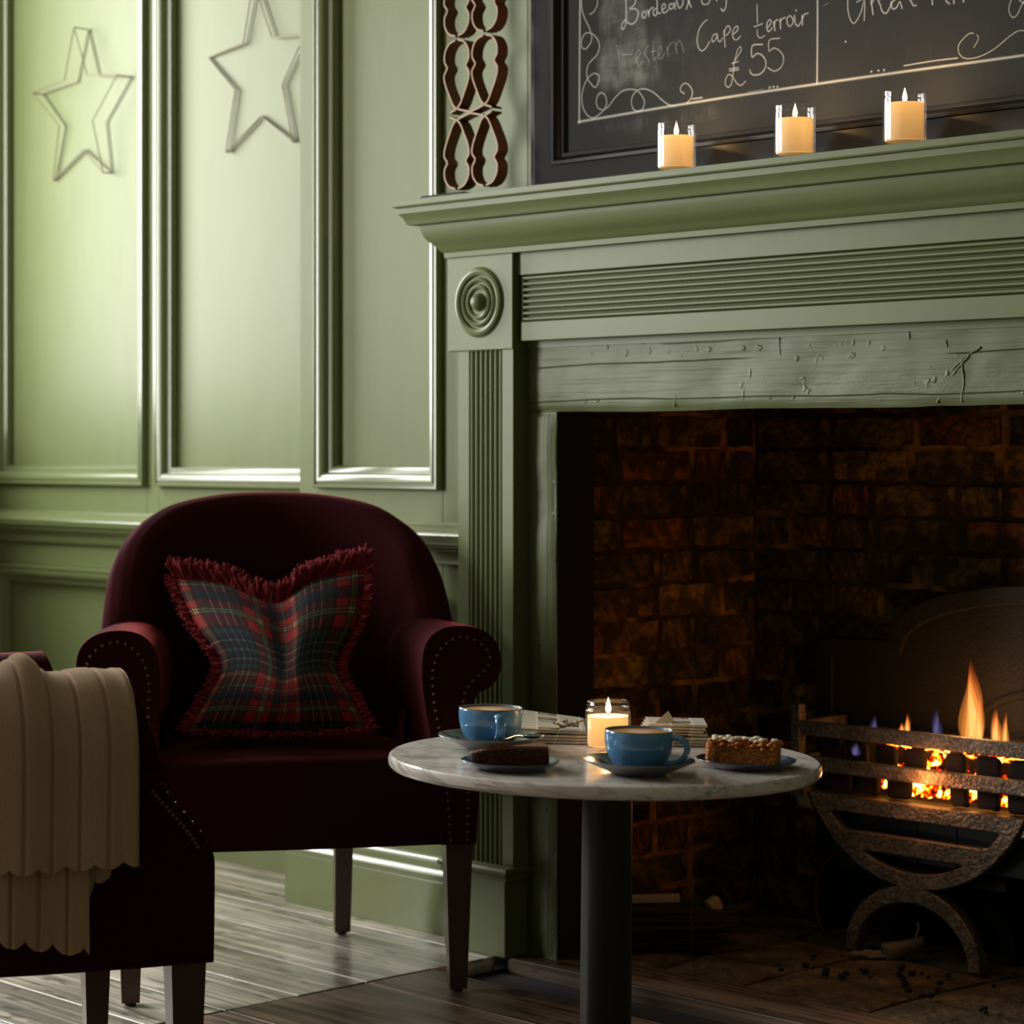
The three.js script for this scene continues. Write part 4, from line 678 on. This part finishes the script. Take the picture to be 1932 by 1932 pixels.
{
  const cu = thing('cushion', chair.position.clone().add(new THREE.Vector3(0.010, 0.014, 0.052)), 7.5 * Math.PI / 180, 'tartan cushion with a dented top and thick red fringe on the far armchair', 'cushion');
  const Lc = spline([[-0.214, 0.737, -0.143], [-0.176, 0.655, -0.075], [-0.122, 0.572, -0.005], [-0.150, 0.515, 0.046], [-0.188, 0.462, 0.096]]), Rc = spline([[0.163, 0.76, -0.111], [0.142, 0.655, -0.034], [0.098, 0.57, 0.03], [0.124, 0.515, 0.08], [0.152, 0.462, 0.12]]);
  const Tc = spline([[-0.214, 0.737, -0.143], [-0.115, 0.722, -0.12], [-0.014, 0.688, -0.08], [0.052, 0.727, -0.102], [0.163, 0.76, -0.111]]), Bc = spline([[-0.188, 0.462, 0.096], [-0.02, 0.458, 0.118], [0.152, 0.462, 0.12]]);
  const P00 = Tc.getPoint(0), P10 = Tc.getPoint(1), P01 = Bc.getPoint(0), P11 = Bc.getPoint(1), nrm = new THREE.Vector3(0.06, 0.55, 0.83).normalize();
  const S = (u, v, b) => { const t = Tc.getPoint(u), bo = Bc.getPoint(u), l = Lc.getPoint(v), r = Rc.getPoint(v); const q = new THREE.Vector3(); for (const k of ['x', 'y', 'z']) q[k] = (1 - v) * t[k] + v * bo[k] + (1 - u) * l[k] + u * r[k] - ((1 - u) * (1 - v) * P00[k] + u * (1 - v) * P10[k] + (1 - u) * v * P01[k] + u * v * P11[k]); const w = Math.pow(16 * u * (1 - u) * v * (1 - v), 0.55); return q.addScaledVector(nrm, b * w * (1 - 0.35 * Math.exp(-(((u - 0.52) / 0.09) ** 2)) * (1 - v) ** 2)); };
  const tm = std({ map: tartan, color: lin(0.72, 0.68, 0.68), roughness: 0.95, bumpMap: velvetNoise, bumpScale: 0.001 });
  mesh('front_cover', grid(40, 40, (u, v) => S(u, v, 0.062).toArray(), { u: 1.75, v: 1.55 }), tm, cu);
  mesh('back_cover', grid(24, 24, (u, v) => S(u, v, -0.045).toArray(), { u: 1.75, v: 1.55 }), tm, cu);
  const fr = [], ctr = new THREE.Vector3(-0.02, 0.6, 0.0);
  const strand = (p, dir, kl = 1) => { const L = rr(0.026, 0.042) * kl, d = dir.clone().add(new THREE.Vector3(rr(-0.5, 0.5), rr(-0.35, 0.35), rr(-0.6, 0.6))).normalize(); const g = new THREE.CylinderGeometry(0.0022, 0.0026, L, 5, 1); g.translate(0, L / 2, 0); g.applyQuaternion(new THREE.Quaternion().setFromUnitVectors(new THREE.Vector3(0, 1, 0), d)); g.translate(p.x, p.y, p.z); fr.push(g); };
  for (const [c, n, dir] of [[Tc, 900, (p) => new THREE.Vector3((p.x + 0.02) * 1.2, 1, -0.25)], [Lc, 420, () => new THREE.Vector3(-1, 0.1, -0.15)], [Rc, 420, () => new THREE.Vector3(1, 0.1, -0.15)], [Bc, 300, () => new THREE.Vector3(0, -0.05, 1)]]) for (let i = 0; i <= n; i++) { const p = c.getPointAt(i / n); strand(p.clone().add(new THREE.Vector3(rr(-0.002, 0.002), rr(-0.002, 0.002), rr(-0.01, 0.006))), dir(p).normalize(), c === Tc ? 1 : 0.5); }
  const fm = mesh('fringe', join(fr), phy({ color: lin(0.20, 0.008, 0.014), roughness: 0.9, sheen: 0.6, sheenColor: lin(0.5, 0.06, 0.08) }), cu, 'thick red wool fringe'); fm.userData.kind = 'stuff';
}
// knitted throw over the near armchair's arm
const knit = dataTex(512, (u, v) => { const r = 0.5 + 0.5 * Math.cos(u * 2 * Math.PI * 40), s = 0.5 + 0.5 * Math.cos((v * 48 + 0.5 * Math.abs(Math.sin(u * Math.PI * 40))) * 2 * Math.PI); return 0.35 * r + 0.25 * s + 0.4 * fbm(u * 64, v * 64, [64, 64], 2, 251); }, false);
{
  const th = thing('knitted_throw', near.position.clone(), near.rotation.y, 'beige knitted throw with ribs and a scalloped hem draped over the near armchair arm', 'throw');
  const km = phy({ color: lin(0.52, 0.355, 0.21), roughness: 0.95, sheen: 0.9, sheenColor: lin(0.95, 0.78, 0.58), sheenRoughness: 0.5, bumpMap: knit, bumpScale: 0.0018 });
  const path = spline([[-0.200, 0.60], [-0.215, 0.640], [-0.247, 0.668], [-0.290, 0.676], [-0.335, 0.673], [-0.368, 0.658], [-0.390, 0.632], [-0.400, 0.595], [-0.400, 0.555], [-0.397, 0.51], [-0.394, 0.440]]);
  const sheet = (z0, z1, pathC, opt) => {
    const nu = 150, nv = 60, top = (u, v, off) => {
      const z = z0 + (z1 - z0) * u, p = pathC.getPoint(v), tg = pathC.getTangent(v), nx = tg.y, ny = -tg.x;             // outward normal
      const sx = nx, sy = ny;
      const rib = z / 0.0385 + opt.ph, fr = rib - Math.floor(rib), seam = -0.0055 * Math.exp(-(((fr - 0.5) / 0.06) ** 2));
      const fold = opt.amp * (0.6 * Math.sin(z * 62 + opt.ph * 3) + 0.5 * Math.sin(z * 31 + 1.3)) * sm(0, 0.35, v) + opt.crest * Math.pow(Math.max(0, Math.sin(z * 38 + 0.6)), 2) * Math.exp(-(((v - 0.36) / 0.16) ** 2));
      const dn = fold + seam + off + 0.015; let y = p.y + (sy < -2 ? 0 : -sy * -dn), x = p.x + -Math.abs(sx) * 0 - 0;
      x = p.x + sx * dn; y = p.y + sy * dn;
      const scal = opt.hem * Math.pow(Math.abs(Math.sin(Math.PI * (z / 0.0385 + opt.ph))), 0.7) * sm(0.86, 1, v);
      return [x, y - scal + (opt.slope ?? 0) * (u - 0.5) * sm(0.4, 1, v), z + 0.006 * (v - 0.5) * (u > 0.9 ? 1 : 0) + (opt.jut ?? 0) * Math.sin(v * 3)];
    };
    const A = grid(nu, nv, (u, v) => top(u, v, 0.0025), { u: Math.abs(z1 - z0) * 8, v: 3.2 }), B = grid(nu, nv, (u, v) => top(u, v, -0.0025)), E1 = grid(1, nv, (u, v) => top(0, v, u ? 0.0025 : -0.0025)), E2 = grid(1, nv, (u, v) => top(1, v, u ? 0.0025 : -0.0025)), E3 = grid(nu, 1, (u, v) => top(u, 1, v ? 0.0025 : -0.0025));
    return join([A, B, E1, E2, E3]);
  };
  mesh('upper_layer', sheet(-0.045, 0.165, path, { ph: 0.25, amp: 0.006, crest: 0.020, hem: 0.009 }), km, th);
  const low = spline([[-0.372, 0.53], [-0.376, 0.50], [-0.378, 0.47], [-0.376, 0.42], [-0.372, 0.338]]);
  mesh('under_layer', sheet(-0.045, 0.100, low, { ph: 0.6, amp: 0.005, crest: 0, hem: 0.014, slope: -0.03 }), km, th);
  const low2 = spline([[-0.368, 0.53], [-0.370, 0.50], [-0.370, 0.46], [-0.368, 0.416]]);
  mesh('under_layer', sheet(0.096, 0.132, low2, { ph: 0.1, amp: 0.004, crest: 0, hem: 0.02, slope: 0.045 }), km, th);
}

// ---------------------------------------------------------------- the marble table and what stands on it
const TX = 0.132, TZ = -3.4, TY = 0.5625, TILT = -0.022;         // the top leans a little to the right
const onTop = (x, z) => new THREE.Vector3(x, TY + TILT * (x - TX) + 0.0003, z);
const marble = dataTex(1024, (u, v) => { const w = fbm(u * 4, v * 4, [4, 4], 5, 261) - 0.5, q = fbm(u * 5 + 3 * w, v * 9 + 2 * w, [5, 9], 5, 266), c = fbm(u * 3, v * 5, [3, 5], 4, 271); const vein = Math.exp(-(((q - 0.5) / 0.018) ** 2)) * 0.35 + Math.exp(-(((fbm(u * 11 + 2 * w, v * 6, [11, 6], 4, 276) - 0.52) / 0.03) ** 2)) * 0.2; const k = 0.97 - 0.22 * sm(0.45, 0.75, c) - vein * 0.55; return [k, k * (0.965 - 0.05 * vein), k * (0.935 - 0.12 * vein)]; }, true);
{
  const tb = thing('bistro_table', new THREE.Vector3(TX, 0.0012, TZ), 0, 'round veined marble bistro table on a single black metal column', 'table');
  const pr = [[0, -0.019], [0.300, -0.019], [0.3045, -0.0175], [0.3075, -0.0135], [0.3080, -0.009], [0.3080, -0.006], [0.3065, -0.0018], [0.3040, 0], [0, 0]];
  const g = lathe(pr, 128), p = g.attributes.position, uv = g.attributes.uv; for (let i = 0; i < p.count; i++) uv.setXY(i, p.getX(i) * 1.7 + p.getY(i) * 3 + 0.2, p.getZ(i) * 1.7 + p.getY(i) * 4);
  const top = mesh('tabletop', toCreasedNormals(g.toNonIndexed(), 0.5), phy({ map: marble, roughness: 0.22, clearcoat: 0.5, clearcoatRoughness: 0.12, specularIntensity: 0.9 }), tb, 'pale veined marble slab'); top.position.y = TY - 0.0012; top.rotation.z = TILT;
  const bm = phy({ color: lin(0.012, 0.012, 0.013), roughness: 0.42, metalness: 0.2 });
  const col = mesh('column', lathe([[0, 0], [0.0375, 0], [0.0372, 0.03], [0.0358, TY - 0.03], [0.0358, TY - 0.022], [0, TY - 0.022]], 48), bm, tb); col.rotation.z = -0.008;
  mesh('top_plate', new THREE.CylinderGeometry(0.12, 0.12, 0.005, 40).translate(0, TY - 0.0245, 0), bm, tb);
  mesh('base_plate', lathe([[0, 0], [0.2, 0], [0.205, 0.003], [0.205, 0.009], [0.198, 0.014], [0.06, 0.022], [0.04, 0.034], [0, 0.034]], 64), bm, tb);
}
const glaze = phy({ color: lin(0.11, 0.30, 0.53), roughness: 0.14, clearcoat: 0.8, clearcoatRoughness: 0.06 }), slate = phy({ color: lin(0.035, 0.052, 0.08), roughness: 0.16, clearcoat: 0.7, clearcoatRoughness: 0.08 }), under = phy({ color: lin(0.13, 0.135, 0.14), roughness: 0.25, clearcoat: 0.4 });
const cremaTex = canvasTex(512, 512, (c, w) => { c.fillStyle = 'rgb(196,142,84)'; c.fillRect(0, 0, w, w); for (let i = 0; i < 900; i++) { const a = rnd() * 6.28, r = Math.sqrt(rnd()) * w / 2; c.fillStyle = `rgba(${rnd() < 0.5 ? '150,92,44' : '230,190,130'},${rr(0.03, 0.16)})`; c.beginPath(); c.arc(w / 2 + Math.cos(a) * r, w / 2 + Math.sin(a) * r, rr(3, 22), 0, 7); c.fill(); } c.strokeStyle = 'rgba(140,80,36,0.8)'; c.lineWidth = 26; c.beginPath(); c.arc(w / 2, w / 2, w / 2 - 10, 0, 7); c.stroke(); c.fillStyle = 'rgba(244,226,196,0.85)'; for (let i = 0; i < 5; i++) { c.beginPath(); c.ellipse(w / 2, w * (0.33 + 0.09 * i), w * (0.24 - 0.035 * Math.abs(i - 1)), w * 0.032, 0, 0, 7); c.fill(); } });
function cupShape(handleTurn, label) {
  const c = thing('coffee_cup', new THREE.Vector3(), 0, label, 'cup', 'blue coffee cups'); c.rotation.order = 'ZYX'; c.rotation.z = TILT;
  const outp = roundProf([[0.0305, 0], [0.0335, 0.004], [0.039, 0.012], [0.0435, 0.022], [0.0462, 0.034], [0.0470, 0.045], [0.0468, 0.0510]], 36), innp = outp.slice().reverse().map(([r, y]) => [Math.max(r - 0.0032, 0), Math.max(y, 0.006)]);
  mesh('bowl', toCreasedNormals(lathe([[0, 0.0015], [0.029, 0.0012], ...outp, [0.0460, 0.0521], [0.0447, 0.0520], ...innp, [0, 0.006]], 72).toNonIndexed(), 0.7), glaze, c);
  const cf = new THREE.CircleGeometry(0.0440, 48); cf.rotateX(-Math.PI / 2); cf.translate(0, 0.0497, 0); mesh('coffee', cf, phy({ map: cremaTex, roughness: 0.45 }), c, 'pale brown coffee with a milky leaf');
  const rim = new THREE.TorusGeometry(0.0456, 0.0012, 8, 72); rim.rotateX(Math.PI / 2); rim.translate(0, 0.0517, 0); mesh('rim', rim, phy({ color: lin(0.22, 0.14, 0.08), roughness: 0.25, clearcoat: 0.5 }), c, 'bare brown rim line');
  const h = new THREE.TubeGeometry(spline([[0.041, 0.0430, 0], [0.051, 0.0450, 0], [0.0640, 0.0415, 0], [0.0690, 0.031, 0], [0.0640, 0.019, 0], [0.052, 0.0105, 0], [0.037, 0.0095, 0]]), 40, 0.0042, 12, false); const hp = h.attributes.position; for (let i = 0; i < hp.count; i++) hp.setZ(i, hp.getZ(i) * 1.7); h.computeVertexNormals(); h.rotateY(handleTurn); mesh('handle', h, glaze, c);
  return c;
}
function saucerAt(x, z, label) {
  const s = thing('saucer', onTop(x, z), 0, label, 'saucer', 'dark blue saucers'); s.rotation.z = TILT;
  mesh('dish', lathe(roundProf([[0, 0.0055], [0.030, 0.0055], [0.036, 0.0062], [0.055, 0.013], [0.0755, 0.0198]], 30), 72), slate, s);
  mesh('underside', lathe([[0, 0], [0.036, 0], [0.038, 0.0015], [0.055, 0.0088], [0.0752, 0.0178], [0.0765, 0.0190], [0.0760, 0.0200], [0.0750, 0.0196]], 72), under, s, 'grey glazed underside');
  return s;
}
saucerAt(-0.0316, -3.462, 'dark blue saucer under the cup at the back left, a teaspoon on it');
saucerAt(0.1711, -3.224, 'dark blue saucer under the front cup before the lit candle');
const c1 = cupShape(-Math.PI / 2 + 0.22, 'blue coffee cup on the left with its handle towards us, behind the chocolate cake'); c1.position.copy(onTop(-0.0316, -3.462)).y += 0.0068;
const c2 = cupShape(-0.42, 'blue coffee cup at the front, in front of the lit candle, handle to the right'); c2.position.copy(onTop(0.1711, -3.224)).y += 0.0068;
function plateAt(x, z, R, label) {
  const p = thing('side_plate', onTop(x, z), 0, label, 'plate', 'dark side plates'); p.rotation.z = TILT;
  mesh('dish', lathe([[0, 0.004], [R * 0.62, 0.004], [R * 0.72, 0.0052], [R * 0.93, 0.0105], [R * 0.985, 0.0122], [R, 0.0118], [R * 0.985, 0.0100], [R * 0.75, 0.0018], [R * 0.68, 0], [0, 0]], 72), slate, p);
  return p;
}
plateAt(-0.0022, -3.247, 0.068, 'dark plate holding the chocolate cake slice, front left of the table');
plateAt(0.3254, -3.316, 0.070, 'dark plate holding the crumb topped cake at the right edge of the table');
{
  // chocolate cake: a narrow wedge, pointed at the left
  const cake = thing('chocolate_cake_slice', onTop(-0.003, -3.243).add(new THREE.Vector3(0, 0.0042, 0)), 0.10, 'dark chocolate cake slice tapering to a point at the left', 'cake'); cake.rotation.order = 'ZYX'; cake.rotation.z = TILT;
  const cakeT = dataTex(256, (u, v) => { const a = fbm(u * 40, v * 40, [40, 40], 3, 281), k = 0.6 + 0.9 * (a - 0.5); return [0.46 * k + 0.03, 0.25 * k + 0.02, 0.15 * k + 0.012]; }, true);
  const foot = [[-0.0545, 0.006], [-0.045, -0.004], [0.03, -0.026], [0.048, -0.028], [0.052, -0.014], [0.053, 0.004], [0.050, 0.021], [0.030, 0.020], [-0.045, 0.0135]], poly = spline(foot.map(([x, z]) => [x, z]), true).getPoints(60).map((p) => [p.x, p.y]);
  const gb = prism(poly, 0, 0.0255, (p, q, a) => [p * (1 - 0.02 * a / 0.02), a * (0.72 + 0.28 * sm(-0.055, -0.01, p)), q], 12);
  mesh('sponge', gb, std({ map: cakeT, roughness: 0.95, bumpMap: pits, bumpScale: 0.002 }), cake);
  const gt = prism(poly, 0.0255, 0.0290, (p, q, a) => [p * (a > 0.026 ? 0.965 : 0.985), a * (0.72 + 0.28 * sm(-0.055, -0.01, p)), q * (a > 0.026 ? 0.95 : 1.01)], 12);
  mesh('crust', gt, phy({ color: lin(0.17, 0.058, 0.024), roughness: 0.36, bumpMap: pits, bumpScale: 0.002 }), cake, 'shiny reddish brown crust');
  // crumb cake: a slab cut from a loaf, lumpy top
  const lf = thing('crumb_cake_slice', onTop(0.322, -3.312).add(new THREE.Vector3(0, 0.0042, 0)), -0.30, 'golden brown cake slice with a lumpy crumb topping on a dark plate', 'cake'); lf.rotation.order = 'ZYX'; lf.rotation.z = TILT;
  const lfT = dataTex(256, (u, v) => { const a = fbm(u * 50, v * 50, [50, 50], 3, 291), k = 0.62 + 0.8 * (a - 0.5); return [0.95 * k + 0.10, 0.62 * k + 0.05, 0.24 * k]; }, true);
  const body = jitter(smoothJoin(new RoundedBoxGeometry(0.098, 0.025, 0.036, 5, 0.004)), 0.0008, 300, 14); body.translate(0, 0.0127, 0);
  mesh('sponge', triUV(body, 10), std({ map: lfT, roughness: 0.95, bumpMap: pits, bumpScale: 0.002 }), lf);
  const cr = jitter(smoothJoin(new RoundedBoxGeometry(0.021, 0.031, 0.037, 5, 0.006)), 0.0022, 220, 15); cr.translate(-0.0405, 0.0158, 0.001); mesh('baked_end', triUV(cr, 12), std({ color: lin(1.1, 0.9, 0.75), map: lfT, roughness: 0.8, bumpMap: pits, bumpScale: 0.004 }), lf, 'lighter crumbly baked end');
  const lumps = []; for (let i = 0; i < 170; i++) { const g = new THREE.IcosahedronGeometry(rr(0.0022, 0.0048), 1); g.scale(1, rr(0.6, 0.9), 1); g.rotateY(rnd() * 6); g.translate(rr(-0.047, 0.048), 0.0262 + rr(-0.001, 0.007) + (rnd() < 0.3 ? -0.003 : 0), rr(-0.018, 0.0192)); lumps.push(jitter(g, 0.0007, 500, 16)); }
  const ct = mesh('crumb_topping', join(lumps), phy({ map: lfT, color: lin(1.15, 0.85, 0.6), roughness: 0.45 }), lf, 'glazed crumb topping'); ct.userData.kind = 'stuff';
  const su = []; for (let i = 0; i < 60; i++) { const g = new THREE.IcosahedronGeometry(rr(0.002, 0.0045), 1); g.scale(1.4, 0.6, 1.2); g.translate(rr(-0.045, 0.047), 0.0335 + rr(-0.001, 0.003), rr(-0.016, 0.012)); su.push(jitter(g, 0.0008, 400, 17)); }
  const sm_ = mesh('icing_flakes', join(su), std({ color: lin(0.80, 0.70, 0.50), roughness: 0.8 }), lf, 'pale sugar icing on top'); sm_.userData.kind = 'stuff';
}
candle(onTop(0.1397, -3.472), 0.0332, 0.072, 0.050, true, 0.020, 'lit cream candle in a screw necked glass jar on the marble table', 'candle on the table');
{
  const steel = std({ color: lin(0.62, 0.62, 0.62), metalness: 1, roughness: 0.18 });
  const sp = thing('teaspoon', onTop(0.006, -3.446).add(new THREE.Vector3(0, 0.0145, 0)), 0.35, 'small steel teaspoon lying on the saucer beside the left cup', 'spoon');
  const bowl = new THREE.SphereGeometry(1, 24, 12, 0, Math.PI * 2, Math.PI * 0.45, Math.PI * 0.55); bowl.scale(0.0165, 0.006, 0.0115); bowl.translate(0.026, 0.0065, 0.004); mesh('bowl', join([bowl]), std({ color: lin(0.62, 0.62, 0.62), metalness: 1, roughness: 0.18, side: THREE.DoubleSide }), sp);
  const hd = new THREE.TubeGeometry(spline([[0.011, 0.005, 0.004], [-0.004, 0.008, 0.012], [-0.03, 0.006, 0.03], [-0.05, 0.008, 0.038]]), 24, 0.0022, 8, false); mesh('handle', hd, steel, sp);
  // folded newspaper
  const print = canvasTex(1024, 1024, (c, w) => { c.fillStyle = 'rgb(205,198,180)'; c.fillRect(0, 0, w, w); for (let col = 0; col < 6; col++) { const x = 20 + col * 168; let y = 20; while (y < w - 20) { const t = rnd(); if (t < 0.08) { c.fillStyle = 'rgb(95,80,60)'; c.fillRect(x, y, 150, 90); c.fillStyle = 'rgba(170,150,110,0.6)'; c.fillRect(x + 20, y + 15, 70, 50); y += 104; } else if (t < 0.16) { c.fillStyle = 'rgb(50,48,46)'; for (let q = 0; q < 2; q++) c.fillRect(x, y + q * 26, rr(90, 150), 16); y += 62; } else { c.fillStyle = 'rgba(70,68,64,0.55)'; for (let q = 0; q < 8; q++) c.fillRect(x, y + q * 9, q === 7 ? rr(40, 140) : 150, 4); y += 80; } } } });
  const pm = std({ map: print, roughness: 0.9 }), plain = std({ color: lin(0.50, 0.46, 0.37), roughness: 0.9 });
  const np = thing('newspaper', onTop(0.150, -3.575), 0, 'folded printed newspaper lying at the back of the marble table behind the candle', 'newspaper'); np.rotation.z = TILT;
  const slab = (x0, x1, z0, z1, h0, h1, lift, r = 0.003) => { const g = grid(24, 24, (u, v) => { const x = x0 + (x1 - x0) * u, a = v * 4; let z, y; const hh = (zz) => lift((x - x0) / (x1 - x0), (zz - z0) / (z1 - z0)); const rad = (h1 - h0) / 2; if (a < 1.5) { z = z0 + (z1 - rad - z0) * (a / 1.5); y = h1 + hh(z); } else if (a < 2.5) { const q = (a - 1.5) * Math.PI; z = z1 - rad + Math.sin(q) * rad; y = (h0 + h1) / 2 + Math.cos(q) * rad + hh(z1); } else { z = z1 - rad + (z0 - z1 + rad) * ((a - 2.5) / 1.5); y = h0 + hh(z); } return [x, y, z]; }, { u: (x1 - x0) * 5, v: (z1 - z0) * 11 }); return g; };
  const sheets = (name, x0, x1, z0, z1, base, n, th, lift, mat = pm) => { for (let i = 0; i < n; i++) mesh(name, slab(x0 + 0.002 * i, x1 - 0.003 * ((i * 2) % 3), z0 + 0.004 * i, z1 - 0.0015 * ((i * 5) % 4), base + i * th, base + (i + 1) * th - 0.0004, lift), mat, np); };
  sheets('folded_sheet', -0.155, 0.148, -0.10, 0.048, 0.0004, 3, 0.0042, () => 0);
  sheets('folded_page', -0.150, -0.035, -0.095, 0.040, 0.0134, 2, 0.0030, (u, v) => 0.014 * (1 - v) * (1 - 0.6 * u) + 0.003 * (1 - u));
  sheets('folded_section', 0.045, 0.140, -0.06, 0.034, 0.0134, 4, 0.0044, (u, v) => 0.002 * (1 - v));
  const cor = new THREE.BufferGeometry(); { const a = [[0.062, 0.031, 0.02], [0.094, 0.031, 0.0], [0.084, 0.047, -0.01], [0.062, 0.0305, 0.018], [0.094, 0.0305, -0.002], [0.084, 0.0465, -0.012]], f = [[0, 1, 2], [5, 4, 3], [0, 3, 4], [0, 4, 1], [1, 4, 5], [1, 5, 2], [2, 5, 3], [2, 3, 0]], q = []; for (const t of f) for (const i of t) q.push(...a[i]); cor.setAttribute('position', new THREE.Float32BufferAttribute(q, 3)); cor.computeVertexNormals(); }
  mesh('turned_up_corner', triUV(cor), std({ color: lin(0.72, 0.68, 0.58), roughness: 0.9 }), np, 'white page corner sticking up');
  // dried sprig on the paper
  const sg = thing('dried_sprig', onTop(0.085, -3.545).add(new THREE.Vector3(0, 0.0235, 0)), 0.2, 'small dried dark sprig lying on the newspaper left of the candle', 'sprig');
  const dm = std({ color: lin(0.10, 0.075, 0.04), roughness: 0.9 }), stems = [tube([[0.05, 0.013, -0.004], [0.03, 0.012, 0], [0.01, 0.006, 0.002], [-0.02, -0.002, 0.004]], 0.0011, 16, 6)], buds = [];
  for (let i = 0; i < 16; i++) { const x = rr(-0.022, 0.014), y = rr(-0.001, 0.010), z = rr(-0.006, 0.008); stems.push(tube([[x * 0.4, 0.001, z * 0.3], [x * 0.8, y * 0.6, z * 0.7], [x, y, z]], 0.0007, 6, 5)); const b = new THREE.IcosahedronGeometry(rr(0.0014, 0.0028), 0); b.translate(x, y, z); buds.push(b); }
  mesh('stems', join(stems), dm, sg); const bd = mesh('buds', join(buds), std({ color: lin(0.20, 0.16, 0.10), roughness: 0.9 }), sg); bd.userData.kind = 'stuff';
}

renderer.render(scene, camera);
